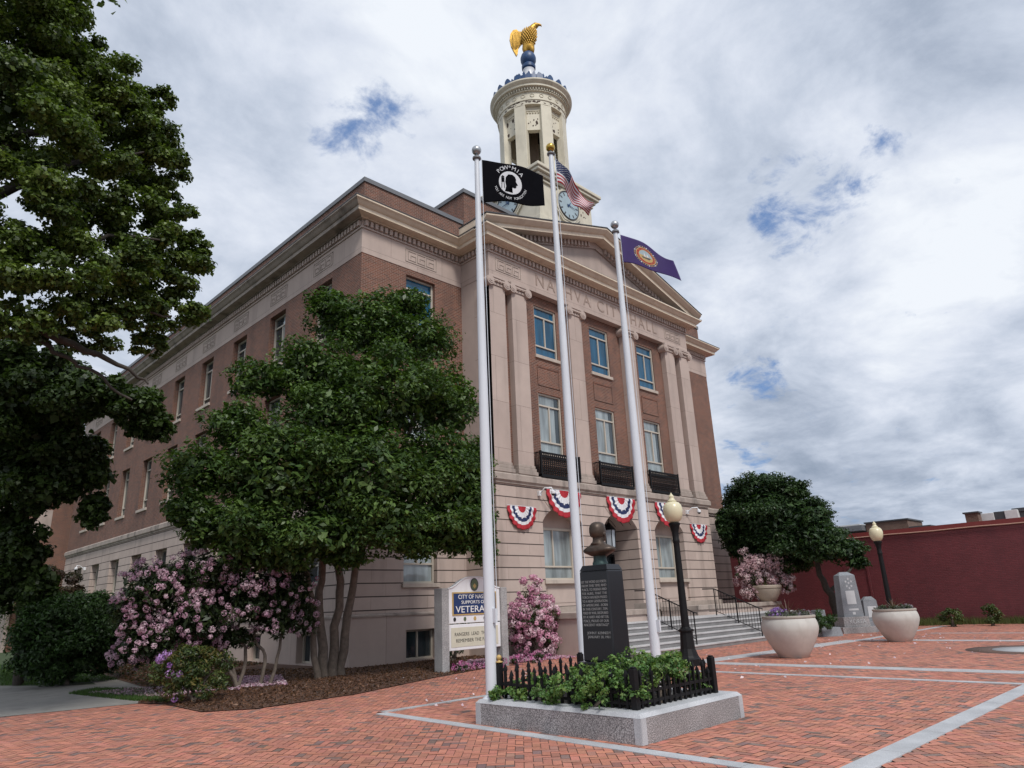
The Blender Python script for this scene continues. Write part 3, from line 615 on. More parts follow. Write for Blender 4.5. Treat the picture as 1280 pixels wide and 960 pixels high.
for sgn in (-1, 1):
    for xe, y0_, y1_ in ((xl_-.03 if sgn < 0 else xr_+.03, ya-.03, YW-.74), (PXL+.1 if sgn < 0 else PXR-.1, YW-.738, yb_)):
        zz1 = zl-.05+slope*(PC-xl_)+e_; zz0 = zz1-slope*abs(PC-xe)
        rf.hexa([(xe, y0_, zz0), (PC, y0_, zz1), (PC, y1_, zz1), (xe, y1_, zz0), (xe, y0_, zz0+.04), (PC, y0_, zz1+.04), (PC, y1_, zz1+.04), (xe, y1_, zz0+.04)])
rf.build('pediment_roof', M['lead'], hall)
b = MB(); b.sweep([(PXL, YW), (PXL, YP), (PXR, YP), (PXR, YW)], [(-.1, 15.603), (.69, 15.553), (.69, 15.575), (-.1, 15.63)]); b.build('cornice_flashing', M['lead'], hall)
# balconies
for x in bayx:
    b = MB(); x0, x1, y0, y1, z0, z1 = x-1.12, x+1.12, YP-.10, YP+RB-.02, 6.22, 7.08
    b.box(x0, x1, y0-.03, y1, 6.125, 6.20)
    for z in (z0, z1, z1-.16): b.box(x0, x1, y0-.02, y0+.02, z-.02, z+.02)
    for xx in (x0, x1):
        for z in (z0, z1): b.box(xx-.018, xx+.018, y0+.021, y1, z-.018, z+.018)
        b.box(xx-.03, xx+.03, y0-.03, y0+.03, z0+.021, z1+.05)
    n_ = 18
    for i in range(n_+1):
        xx = x0+.06+(x1-x0-.12)*i/n_; b.box(xx-.015, xx+.015, y0-.012, y0+.012, z0+.021, z1-.021)
    for i in range(n_):
        xc = x0+.06+(x1-x0-.12)*(i+.5)/n_
        for zc, r in ((z0+.15, .055), (z0+.31, .05), (z0+.47, .05), (z0+.62, .05), (z1-.08, .05)):
            b.tube([(xc+r*math.cos(t), y0-.004, zc+r*math.sin(t)) for t in np.linspace(.3, 5.6, 9)], .021, 4)
    for i in range(4):
        yy = y0+.06+i*.07; b.box(x0-.01, x0+.01, yy-.009, yy+.009, z0+.02, z1-.02)
    b.build('balcony', M['iron'], hall)
# clock tower
TX, TY, TH = 23.58, 21.2, 1.98
tw = MB(); tw.box(TX-TH, TX+TH, TY-TH, TY+TH, 15.7, 21.25)
tower = tw.build('tower_base', M['tower'], hall)
sq = [(TX-TH, TY+TH), (TX-TH, TY-TH), (TX+TH, TY-TH), (TX+TH, TY+TH), (TX-TH, TY+TH)]
b = MB()
for p, (z0, z1) in ((.10, (21.05, 21.18)), (.2, (21.25, 21.42)), (.34, (21.42, 21.58)), (.42, (21.58, 21.76)), (-.02, (21.76, 21.9))): b.box(TX-TH-p, TX+TH+p, TY-TH-p, TY+TH+p, z0+.002, z1)
for p, (z0, z1) in ((.18, (15.7, 18.85)), (.08, (18.85, 19.2))): b.box(TX-TH-p, TX+TH+p, TY-TH-p, TY+TH+p, z0, z1)
b.build('tower_cornice', M['tower'], tower, bevel=.03)
for P_, cu in ((Pf(TY-TH), TX), (Ps(TX-TH), TY)):
    zc = 20.38 if cu == TX else 20.66
    def oct_(r, n=8, off=PI/8): return [(cu+r*math.cos(off+2*PI*k/n), zc+r*math.sin(off+2*PI*k/n)) for k in range(n)]
    fr = MB(); fr.prism(oct_(1.02), P_, -.10, .02); fr.prism(oct_(.92), P_, -.13, -.101)
    fo = fr.build('clock_surround', M['tower'], tower, bevel=.02)
    dl = MB(); dl.prism(oct_(.73, 40, 0), P_, -.15, -.131); dl.build('clock_dial', M['clockface'], fo)
    mk = MB()
    for k in range(12):
        a = PI/2-k*PI/6; w_ = .035
        for r0, r1 in ((.52, .68),):
            ca, sa = math.cos(a), math.sin(a)
            mk.prism([(cu+ca*r0-sa*w_, zc+sa*r0+ca*w_), (cu+ca*r1-sa*w_, zc+sa*r1+ca*w_), (cu+ca*r1+sa*w_, zc+sa*r1-ca*w_), (cu+ca*r0+sa*w_, zc+sa*r0-ca*w_)], P_, -.158, -.151)
    mk.build('hour_marks', M['lead'], fo)
    for a, l_, w_, dd in ((rad(52), .34, .045, -.175), (rad(-8), .56, .03, -.19)):
        hnd = MB(); ca, sa = math.cos(a), math.sin(a)
        hnd.prism([(cu-ca*.12-sa*w_, zc-sa*.12+ca*w_), (cu+ca*l_, zc+sa*l_), (cu-ca*.12+sa*w_, zc-sa*.12-ca*w_)], P_, dd, dd+.012); hnd.build('clock_hand', M['blue'], fo)
    rim = MB(); rim.tube([P_(cu+.75*math.cos(t), zc+.75*math.sin(t), -.15) for t in np.linspace(0, 2*PI, 41)], .035, 6); rim.build('clock_rim', M['lead'], fo)
    rs = MB(); rr = random.Random(5 if cu == TX else 6)
    for k in range(26):
        u, z = cu+rr.uniform(.75, 1.75), zc+rr.uniform(-.1, .8); s_ = rr.uniform(.03, .09)
        rs.prism([(u+s_*math.cos(t)*rr.uniform(.5, 1.1), z+s_*1.3*math.sin(t)*rr.uniform(.5, 1.1)) for t in np.linspace(0, 2*PI, 7)[:-1]], P_, -.006, .002)
    rs.build('peeled_paint', M['rust'], tower)
# lantern drum: eight piers
dr = MB()
dr.lathe([(1.95, 21.9), (1.95, 22.12), (1.86, 22.2), (1.86, 22.35), (.3, 22.35)], TX, TY, 48)
dr.build('drum_plinth', M['tower'], tower, autosmooth=30)
for k in range(8):
    a = rad(22.5+45*k); b = MB(); R1, R0, w_ = 1.82, 1.42, .30
    ca, sa = math.cos(a), math.sin(a)
    def q(r, t, z): return (TX+ca*r-sa*t, TY+sa*r+ca*t, z)
    b.hexa([q(R0, -w_, 22.35), q(R1, -w_, 22.35), q(R1, w_, 22.35), q(R0, w_, 22.35), q(R0, -w_, 26.3), q(R1, -w_, 26.3), q(R1, w_, 26.3), q(R0, w_, 26.3)])
    b.build('lantern_pier', M['tower'], tower, bevel=.02)
    a = rad(45*k); ca, sa = math.cos(a), math.sin(a)
    b = MB(); w2 = .42
    b.hexa([q(1.34, -w2, 24.85), q(1.60, -w2, 24.85), q(1.60, w2, 24.85), q(1.34, w2, 24.85), q(1.34, -w2, 26.28), q(1.60, -w2, 26.28), q(1.60, w2, 26.28), q(1.34, w2, 26.28)])
    po = b.build('lantern_panel', M['tower'], tower)
    b = MB()
    for j in range(5): b.ball(q(1.61, -.28+.14*j, 25.9), .055, 8)
    b.hexa([q(1.6, -.34, 26.0), q(1.64, -.34, 26.0), q(1.64, .34, 26.0), q(1.6, .34, 26.0), q(1.6, -.34, 26.05), q(1.64, -.34, 26.05), q(1.64, .34, 26.05), q(1.6, .34, 26.05)])
    b.build('swag_moulding', M['tower'], tower)
    rr = random.Random(40+k); b = MB()
    for j in range(9):
        t, z, s_ = rr.uniform(-.33, .33), rr.uniform(24.95, 25.75), rr.choice((.03, .04, .05, .11)); 
        b.add([q(1.604, t+s_*math.cos(x)*rr.uniform(.5, 1), z+1.5*s_*math.sin(x)*rr.uniform(.5, 1)) for x in np.linspace(0, 2*PI, 8)[:-1]], [tuple(range(7))])
    b.build('peeled_paint', M['rust'], tower)
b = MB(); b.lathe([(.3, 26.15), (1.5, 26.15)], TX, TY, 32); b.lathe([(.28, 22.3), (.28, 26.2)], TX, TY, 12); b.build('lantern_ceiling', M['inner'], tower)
b = MB(); b.lathe([(1.3, 26.28), (1.84, 26.28), (1.84, 26.52), (1.88, 26.53), (1.88, 26.58), (1.85, 26.6), (1.85, 27.02), (1.95, 27.04), (1.95, 27.08), (1.9, 27.1), (1.9, 27.22), (2.1, 27.26), (2.1, 27.38), (2.16, 27.42), (2.24, 27.52), (2.24, 27.6), (1.5, 27.68)], TX, TY, 72)
en = b.build('lantern_entablature', M['tower'], tower, autosmooth=25)
b = MB()
for k in range(84):
    a = 2*PI*k/84; ca, sa = math.cos(a), math.sin(a); w_ = .035
    b.hexa([q(1.9, -w_, 27.1), q(2.0, -w_, 27.1), q(2.0, w_, 27.1), q(1.9, w_, 27.1), q(1.9, -w_, 27.22), q(2.0, -w_, 27.22), q(2.0, w_, 27.22), q(1.9, w_, 27.22)])
b.build('lantern_dentils', M['tower'], tower); b = MB()
for k in range(24):
    a = 2*PI*k/24; ca, sa = math.cos(a), math.sin(a)
    b.tube([q(1.86, .1*math.cos(t), 26.8+.1*math.sin(t)) for t in np.linspace(0, 2*PI, 11)], .02, 5)
b.build('frieze_wreaths', M['tower'], tower)
b = MB(); rr = random.Random(9)
for k in range(26):
    a = rad(225)+rr.uniform(-.9, .9); ca, sa = math.cos(a), math.sin(a); z = 26.42+rr.uniform(-.06, .08); s_ = rr.uniform(.03, .1)
    b.add([q(1.845, s_*1.5*math.cos(x)*rr.uniform(.5, 1), z+.6*s_*math.sin(x)*rr.uniform(.5, 1)) for x in np.linspace(0, 2*PI, 8)[:-1]], [tuple(range(7))])
b.build('peeled_paint', M['rust'], tower)
b = MB()                                                          # blue antefixes
for k in range(22):
    a = 2*PI*(k+.5)/22; ca, sa = math.cos(a), math.sin(a)
    out = [(-.13, 0), (-.17, .14), (-.15, .28), (-.08, .38), (0, .42), (.08, .38), (.15, .28), (.17, .14), (.13, 0)]
    n_ = len(out); vs = [q(2.12, t, 27.62+z) for t, z in out]+[q(1.98, t, 27.62+z) for t, z in out]
    b.add(vs, [tuple(range(n_)), tuple(range(2*n_-1, n_-1, -1))]+[(i, (i+1) % n_, n_+(i+1) % n_, n_+i) for i in range(n_)])
b.build('antefix_ring', M['blue'], tower); b = MB()
for k in range(26):
    a = 2*PI*k/26; ca, sa = math.cos(a), math.sin(a)
    vs = [q(1.17, t, 28.75+z) for t, z in ((-.06, 0), (-.07, .14), (0, .24), (.07, .14), (.06, 0))]+[q(1.1, t, 28.75+z) for t, z in ((-.06, 0), (-.07, .14), (0, .24), (.07, .14), (.06, 0))]
    b.add(vs, [tuple(range(5)), tuple(range(9, 4, -1))]+[(i, (i+1) % 5, 5+(i+1) % 5, 5+i) for i in range(5)])
b.build('dome_crest', M['blue'], tower)
b = MB(); b.lathe([(1.9, 27.64), (1.8, 27.95), (1.35, 28.35), (1.2, 28.5), (1.2, 28.76), (.85, 28.9), (.5, 29.2), (.3, 29.4)], TX, TY, 40); b.build('lantern_dome', M['blue'], tower, autosmooth=40)
b = MB(); b.lathe([(.42, 29.3), (.33, 29.45), (.30, 29.9), (.34, 30.02), (.1, 30.05)], TX, TY, 24); b.build('finial_pedestal', M['white'], tower, autosmooth=40)
b = MB(); b.lathe([(.30, 30.05), (.38, 30.12), (.39, 30.3), (.33, 30.36), (.30, 30.42), (.36, 30.5), (.43, 30.65), (.44, 30.85), (.38, 31.05), (.25, 31.2), (.05, 31.28)], TX, TY, 28); b.build('finial_ball', M['blue'], tower, autosmooth=40)
# rear wing
b = MB(); b.box(9.9, 30, YB+3, YB+25, 0, 13.0); b.build('rear_wing', M['brick'], hall)
b = MB(); b.box(9.8, 30.1, YB+2.9, YB+25.1, 10.2, 10.9); b.box(9.7, 30.1, YB+2.8, YB+25.1, 11.25, 11.6); b.box(9.8, 30.1, YB+2.9, YB+25.1, 13.0, 13.3); b.box(9.7, 9.9, YB+2.88, YB+5, 0, 4.0); b.box(10.3, 11.4, YB+2.95, YB+3.0, 7.3, 9.2); b.build('rear_wing_band', M['smooth'], hall)
# ---- eagle on the ball
eg = thing('eagle_statue', 'gilded eagle statue with one wing raised behind, perched on the blue ball atop the tower', 'statue', (TX, TY, 31.15))
def skin_mesh(name, verts, edges, radii, mat, parent, sub=2, root=0):
    me = bpy.data.meshes.new(name); org = np.array(parent.location if parent.type == 'EMPTY' else parent['org'])
    me.from_pydata([tuple(np.array(v)-org) for v in verts], edges, [])
    o = bpy.data.objects.new(name, me); COL.objects.link(o)
    sk = o.modifiers.new('skin', 'SKIN'); sk.use_smooth_shade = True
    for i, r_ in enumerate(radii):
        rr_ = r_ if hasattr(r_, '__len__') else (r_, r_)
        me.skin_vertices[0].data[i].radius = rr_; me.skin_vertices[0].data[i].use_root = (i == root)
    ss = o.modifiers.new('sub', 'SUBSURF'); ss.levels = sub; ss.render_levels = sub
    dg = bpy.context.evaluated_depsgraph_get(); dg.update()
    m2 = bpy.data.meshes.new_from_object(o.evaluated_get(dg)); bpy.data.objects.remove(o)
    m2.name = name; m2.materials.clear(); m2.materials.append(mat); m2.polygons.foreach_set('use_smooth', [True]*len(m2.polygons))
    ob = bpy.data.objects.new(name, m2); COL.objects.link(ob); ob['org'] = [float(t) for t in org]; ob.parent = parent
    return ob
lat = np.array([CR[0], CR[1]]); lat = lat/np.linalg.norm(lat); bk = np.array([-lat[1], lat[0]])
def E(l, z, d=0): return (TX+lat[0]*l+bk[0]*d, TY+lat[1]*l+bk[1]*d, z)
body = skin_mesh('eagle_body', [E(.05, 31.62), E(.07, 32.0), E(.09, 32.38), E(.14, 32.66), E(.28, 32.92), E(.44, 33.12), E(.56, 33.2), E(-.13, 31.42, -.06), E(-.17, 31.15, -.1), E(.22, 31.42, -.06), E(.26, 31.15, -.1)],
    [(0, 1), (1, 2), (2, 3), (3, 4), (4, 5), (5, 6), (0, 7), (7, 8), (0, 9), (9, 10)], [.28, .38, .42, .36, .20, .20, .15, .19, .12, .19, .12], M['gold'], eg, 2, 1)
b = MB(); b.ball(E(.52, 33.17), .175, 14); b.tube([E(.58, 33.21), E(.74, 33.24), E(.84, 33.19), E(.865, 33.08)], [.13, .085, .05, .012], 8); b.build('head_and_beak', M['gold'], body)
b = MB(); rr = random.Random(77)
for row in range(9):
    z = 31.75+.115*row; rad_b = .25+.17*math.sin(min(1, (row+1)/7)*PI*.6)
    for k in range(9):
        t = -1.35+2.7*(k+.5*(row % 2))/8.5; l0 = .07+.01*row
        p0 = np.array(E(l0+rad_b*math.sin(t), z+.06, -rad_b*math.cos(t)*1.0)); p1 = np.array(E(l0+(rad_b+.025)*math.sin(t), z-.12, -(rad_b+.03)*math.cos(t)))
        b.tube([p0, (p0+p1)/2, p1], [.03, .05, .008], 5)
b.build('breast_feathers', M['gold'], body)
def wing(sgn, pts, dd):
    b = MB(); n_ = len(pts)
    for i, (l, z) in enumerate(pts): pass
    vs = [E(l, z, dd+.06) for l, z in pts]+[E(l*.98, z, dd-.06) for l, z in pts]
    b.add(vs, [tuple(range(n_)), tuple(range(2*n_-1, n_-1, -1))]+[(i, (i+1) % n_, n_+(i+1) % n_, n_+i) for i in range(n_)])
    for i in range(7):
        t = i/6; top_ = E(-.25-.5*t, 32.75+.1*math.sin(PI*t)-.15*t, dd-.08); bot = E(-.38-.45*t, 31.95-.55*math.sin(t*PI*.55)+.25*t, dd-.09)
        b.tube([top_, tuple((np.array(top_)+np.array(bot))/2+np.array([-.02*lat[0], -.02*lat[1], 0])), bot], [.07, .075, .02], 6)
    return b.build('wing', M['gold'], eg)
wl = [(-.12, 32.75), (-.32, 32.62), (-.42, 32.82), (-.58, 33.02), (-.78, 32.98), (-.95, 32.7), (-1.0, 32.35), (-.93, 31.85), (-.80, 31.5), (-.66, 31.15), (-.58, 31.3), (-.52, 31.7), (-.36, 31.95), (-.2, 32.1)]
wing(-1, wl, .12)
b = MB(); b.tube([E(.18, 32.75, .2), E(.22, 32.3, .36), E(.18, 31.6, .38), E(.1, 31.2, .3)], [.16, .24, .2, .05], 8); b.build('wing', M['gold'], eg)
b = MB(); b.tube([E(0, 31.7, .25), E(-.02, 31.3, .4), E(-.03, 31.05, .48)], [.18, .2, .1], 8); b.build('tail', M['gold'], eg)
# ------------------------------------------------------------------ ground and paving
def sheet(name, pts, z, mat):
    b = MB(); b.add([(p[0], p[1], z) for p in pts], [tuple(range(len(pts)))]); return tag(b.build(name, mat), kind='structure')
sheet('ground', [(-900, -900), (1200, -900), (1200, 1200), (-900, 1200)], -.03, M['ground'])
sheet('plaza_bedding', [(-14, -14), (38, -14), (38, 17.5), (-14, 17.5)], -.004, M['joint'])
def herring(rng, cond, th, col1, col2, pd):
    L_, W_ = .2, .1; g = .004; quads = []; cols = []
    c, s_ = math.cos(th), math.sin(th)
    n_ = 460
    I, J = np.meshgrid(np.arange(-n_, n_), np.arange(-n_//2, n_//2+1))
    for hv in (0, 1):
        ox = (I+2*J)*W_; oy = (I-2*J)*W_
        if hv == 0: w, h, dx, dy = 2*W_, W_, 0, 0
        else: w, h, dx, dy = W_, 2*W_, 0, W_
        cx, cy = (ox+dx+w/2).ravel(), (oy+dy+h/2).ravel()
        X = c*cx-s_*cy+15; Y = s_*cx+c*cy+6
        k = cond(X, Y); X, Y = X[k], Y[k]
        hw_, hh = w/2-g, h/2-g
        px = np.stack([X+c*a-s_*e for a, e in ((-hw_, -hh), (hw_, -hh), (hw_, hh), (-hw_, hh))], 1)
        py = np.stack([Y+s_*a+c*e for a, e in ((-hw_, -hh), (hw_, -hh), (hw_, hh), (-hw_, hh))], 1)
        quads.append(np.stack([px, py], 2))
    Q = np.concatenate(quads); n = len(Q)
    z = rng.uniform(0, .003, (n, 1, 1))*np.ones((n, 4, 1)) + rng.normal(0, .0007, (n, 4, 1))
    V = np.concatenate([Q, z+.004], 2).reshape(-1, 3)
    t = rng.random((n, 1)); col = np.where(t < pd, np.array(col2), np.array(col1))
    mid = (t > .66) & (t < .82); col = np.where(mid, np.array(col1)*.55+np.array(col2)*.45, col)
    col = col*(1+rng.normal(0, .10, (n, 1)))*(1+rng.normal(0, .03, (n, 3)))
    return V, np.arange(4*n).reshape(n, 4), np.clip(col, .01, 1)
rng = np.random.default_rng(3)
red_, dark_ = (.44, .178, .122), (.20, .13, .112)
def inview(X, Y):
    dx, dy, dz = X, Y, -1.6
    w = dx*CF[0]+dy*CF[1]+dz*CF[2]; u = dx*CR[0]+dy*CR[1]; v = dx*CU[0]+dy*CU[1]+dz*CU[2]
    return (w > 2) & (np.abs(u)/w < .86) & (v/w > -.72)
inner = lambda X, Y: (X > 7.0) & (X < 14.75) & (Y > 2.9) & (Y < 10.5)
VA, QA, CA = herring(rng, lambda X, Y: inview(X, Y) & ~inner(X, Y) & (X > -6) & (X < 26) & (Y < 17.4) & (Y > -6), PI/4, red_, dark_, .08)
VB, QB, CB = herring(rng, lambda X, Y: inview(X, Y) & inner(X, Y), 0.0, red_, dark_, .08)
VC, QC, CC = herring(rng, lambda X, Y: inview(X, Y) & (X >= 26) & (X < 38) & (Y < 17.4) & (Y > -3), 0.0, red_, dark_, .08)
V = np.concatenate([VA, VB, VC]); Q = np.concatenate([QA, QB+len(VA), QC+len(VA)+len(VB)])
tag(np_mesh('brick_plaza', V, Q, M['paver'], col=np.concatenate([CA, CB, CC])), kind='structure')
# granite strips set in the paving
def strip(name, pts, w, mat=None, z=.013, joint=1.25):
    b = MB()
    for (x0, y0), (x1, y1) in zip(pts[:-1], pts[1:]):
        a = np.array([x0, y0]); e = np.array([x1, y1]); L_ = np.linalg.norm(e-a); t = (e-a)/L_; nn = np.array([-t[1], t[0]])*w/2
        n_ = max(1, round(L_/joint))
        for i in range(n_):
            c0 = a+t*(L_*i/n_+.004); c1 = a+t*(L_*(i+1)/n_-.004)
            p = [c0-nn, c1-nn, c1+nn, c0+nn]
            b.hexa([(*q_, -.003) for q_ in p]+[(*q_, z) for q_ in p])
    return tag(b.build(name, mat or M['gstrip']), kind='structure')
strip('paving_strip', [(7.09, 10.42), (6.88, 2.6)], .20, M['gsmooth'])
strip('paving_strip', [(7.2, 10.52), (14.9, 10.52)], .15, z=.0125)
strip('paving_strip', [(6.99, 3.02), (15.0, 2.92)], .26, M['gsmooth'], z=.0125)
strip('paving_strip', [(14.85, 10.44), (14.85, -1.5)], .22, z=.0135)
strip('paving_strip', [(16.75, 10.0), (16.75, -3)], .52)
strip('paving_strip', [(16.5, 10.5), (25.9, 9.85)], .62, z=.0125)
strip('paving_strip', [(25.95, 9.9), (25.95, -3)], .55, z=.0135)
strip('paving_strip', [(26.3, 9.7), (35.5, 9.7)], .25, z=.0125)
strip('paving_strip', [(30, 8.7), (30, -3)], .2, z=.0135)
b = MB()
for i in range(230):                                            # soldier courses beside the strips
    for X0 in (15.02, 15.14):
        pass
b = MB(); b.lathe([(.01, .017), (.95, .017), (.95, .009)], 22.6, 4.2, 48); md = b.build('plaza_medallion', M['inlay']); tag(md, kind='structure')
b = MB(); b.lathe([(.95, .009), (1.55, .009), (1.55, .0)], 22.6, 4.2, 48); tag(b.build('medallion_border', M['joint']), kind='structure')
# path, lawn, bed
g = lambda x, y: tuple(G(x, y)[:2])
p0, p1, p2 = g(0, 897), g(172, 880), g(206, 881)
sheet('lawn', [(-30, 20), (12, 20), (12, 120), (-60, 120)], .004, M['grass'])
sheet('concrete_path', [(-12, 17.1), p0, p1, g(200, 868), g(215, 850), (11.5, 45), (9.8, 45), g(120, 856), g(60, 858), g(0, 858), (-14, 24)], .012, M['concrete'])
bed = [p1, p2, g(251, 891), g(320, 887), g(443, 869), g(547, 847), g(640, 830), (16.9, 15.2), (16.9, 17.6), (16.6, 19.2), (11.9, 19.2), (11.9, 40), (8.9, 40), g(186, 862)]
sheet('mulch_bed', bed, .022, M['mulch'])
rm = np.random.default_rng(11)
def inpoly(X, Y, poly):
    ins = np.zeros(len(X), bool); n_ = len(poly); j = n_-1
    for i in range(n_):
        xi, yi = poly[i]; xj, yj = poly[j]
        ins ^= ((yi > Y) != (yj > Y)) & (X < (xj-xi)*(Y-yi)/(yj-yi+1e-12)+xi); j = i
    return ins
def scatter_chips(name, poly, n, size, cols, z0=.022, lift=.05, thin=.35, kind='stuff', mat=None, seed=1, flat=.5):
    r = np.random.default_rng(seed); P_ = np.array(poly); lo, hi = P_.min(0), P_.max(0)
    X = r.uniform(lo[0], hi[0], n*4); Y = r.uniform(lo[1], hi[1], n*4); k = inpoly(X, Y, poly); X, Y = X[k][:n], Y[k][:n]; n = len(X)
    c = np.stack([X, Y, z0+r.uniform(.0, lift, n)], 1)
    d = r.normal(size=(n, 3)); d[:, 2] *= flat; d /= np.linalg.norm(d, axis=1, keepdims=True)
    s_ = np.cross(d, r.normal(size=(n, 3))*[flat, flat, 1]); s_ /= np.linalg.norm(s_, axis=1, keepdims=True)
    L_ = size*r.uniform(.5, 1.5, (n, 1)); W_ = L_*thin
    V = np.stack([c-d*L_, c+s_*W_, c+d*L_, c-s_*W_], 1).reshape(-1, 3); V[:, 2] = np.maximum(V[:, 2], z0-.004)
    col = np.array(cols)[r.integers(0, len(cols), n)]*r.uniform(.7, 1.3, (n, 1))
    return tag(np_mesh(name, V, np.arange(4*n).reshape(n, 4), mat or M['leaf'], col=col), kind=kind)
mulch_near = [p1, p2, g(251, 891), g(320, 887), g(443, 869), g(547, 847), g(640, 830), (16.9, 15.6), (16.6, 19), (12, 19), (9.5, 24), g(215, 858)]
scatter_chips('mulch_chips', mulch_near, 26000, .032, [(.13, .062, .036), (.08, .042, .028), (.19, .10, .06), (.055, .03, .02)], lift=.03, seed=2)
tag(scatter_chips('fallen_petals', [g(300, 866), g(255, 860), g(170, 862), g(110, 868), g(200, 874), g(290, 862), g(360, 858), g(350, 846), g(290, 848)], 5200, .030, [(.62, .38, .46), (.6, .48, .52), (.45, .28, .38)], z0=.035, lift=.02, mat=M['petal'], seed=4, thin=.7), 'drift of fallen pink petals below the large rhododendron', 'petals')
tag(scatter_chips('fallen_petals', [(13.5, 15.8), (17.2, 14.6), (17.3, 16.6), (15, 17.4)], 3000, .028, [(.6, .32, .46), (.62, .45, .52)], z0=.035, lift=.03, mat=M['petal'], seed=5, thin=.7), 'carpet of pink petals around the conical azalea and the sign', 'petals')
scatter_chips('petals_on_paving', [(7, 8), (28, 4), (30, 11), (17, 12), (12, 15), (9.5, 15)], 200, .035, [(.7, .6, .62), (.65, .5, .55)], z0=.014, lift=.01, mat=M['petal'], seed=6, thin=.8)
scatter_chips('mulch_chips', [p2, g(215, 858), (9.5, 24), (11.8, 24), (11.8, 36), (9.0, 38), g(188, 862)], 16000, .05, [(.13, .062, .036), (.08, .042, .028), (.055, .03, .02), (.03, .05, .016)], lift=.05, seed=12)
# grass
def grass(name, poly, n, h, seed, cols=((.05, .10, .02), (.07, .13, .03), (.035, .07, .015))):
    r = np.random.default_rng(seed); P_ = np.array(poly); lo, hi = P_.min(0), P_.max(0)
    X = r.uniform(lo[0], hi[0], n*4); Y = r.uniform(lo[1], hi[1], n*4); k = inpoly(X, Y, poly); X, Y = X[k][:n], Y[k][:n]; n = len(X)
    c = np.stack([X, Y, np.full(n, .01)], 1); a = r.uniform(0, 2*PI, n); w = .006+.004*r.random(n)
    s_ = np.stack([np.cos(a)*w, np.sin(a)*w, 0*a], 1); tip = np.stack([r.normal(0, .02, n), r.normal(0, .02, n), h*r.uniform(.5, 1.2, n)], 1)
    V = np.stack([c-s_, c+s_, c+tip], 1).reshape(-1, 3)
    return tag(np_mesh(name, V, np.arange(3*n).reshape(n, 3), M['leaf'], col=np.array(cols)[r.integers(0, 3, n)]*r.uniform(.7, 1.3, (n, 1))), kind='stuff')
grass('grass_verge', [g(85, 868), g(120, 862), g(190, 863), g(208, 880), g(176, 878)], 9000, .07, 1)
grass('lawn_grass', [g(0, 832), g(75, 832), g(150, 850), g(60, 857), g(0, 857)], 16000, .08, 2)

# ------------------------------------------------------------------ foliage
def leaf_cloud(blobs, n, size, seed, cols, sub=14, subr=.36, up=.55, thin=.5, shell=.5, flat=1.0, core=0.0):
    r = np.random.default_rng(seed); B = np.array([(*b[0], *(b[1] if hasattr(b[1], '__len__') else (b[1],)*3)) for b in blobs], float)
    area = (B[:, 3]*B[:, 4]+B[:, 4]*B[:, 5]+B[:, 3]*B[:, 5]); 
    cs = []; rs = []
    for i, bb in enumerate(B):
        for j in range(sub):
            d = r.normal(size=3); d[2] = d[2]*.8+.12; d /= np.linalg.norm(d)
            f = r.uniform(.55, .98); cs.append(bb[:3]+d*bb[3:]*f); rs.append(bb[3:].mean()*subr*r.uniform(.6, 1.3))
    cs = np.array(cs); rs = np.array(rs)
    w = rs**2; idx = r.choice(len(cs), n, p=w/w.sum())
    d = r.normal(size=(n, 3)); d /= np.linalg.norm(d, axis=1, keepdims=True)
    rad_ = rs[idx][:, None]*(1-shell*r.random((n, 1))**1.6+.16*np.abs(r.normal(size=(n, 1)))*(r.random((n, 1)) < .5))*np.array([1, 1, .72*flat])
    c = cs[idx]+d*rad_
    if core:
        m = int(n*core); ib = r.choice(len(B), m, p=(B[:, 3]*B[:, 5])/(B[:, 3]*B[:, 5]).sum()); e = r.normal(size=(m, 3)); e /= np.linalg.norm(e, axis=1, keepdims=True)
        c[:m] = B[ib, :3]+e*B[ib, 3:]*r.uniform(.35, .86, (m, 1)); d[:m] = e
    nn = d*.55+np.array([0, 0, up])+r.normal(size=(n, 3))*.38; nn /= np.linalg.norm(nn, axis=1, keepdims=True)
    t = np.cross(nn, r.normal(size=(n, 3))); t /= np.linalg.norm(t, axis=1, keepdims=True); t[:, 2] -= .15; s_ = np.cross(nn, t)
    L_ = size*r.uniform(.45, 1.3, (n, 1))
    if core: L_[:int(n*core)] *= 1.7
    W_ = L_*thin
    V = np.stack([c-t*L_*.5, c+s_*W_*.5+nn*L_*.06, c+t*L_*.5-nn*L_*.08, c-s_*W_*.5+nn*L_*.06], 1).reshape(-1, 3)
    cl = np.array(cols); clump = r.integers(0, len(cl), len(cs)); pick = np.where(r.random(n) < .6, clump[idx], r.integers(0, len(cl), n))
    col = cl[pick]*r.uniform(.72, 1.35, (n, 1))
    return V, np.arange(4*n).reshape(n, 4), np.clip(col, .003, 1)
def crown(name, parent, *a, mat=None, **k):
    V, Q, C_ = leaf_cloud(*a, **k); return np_mesh(name, V, Q, mat or M['leaf'], parent=parent, col=C_)
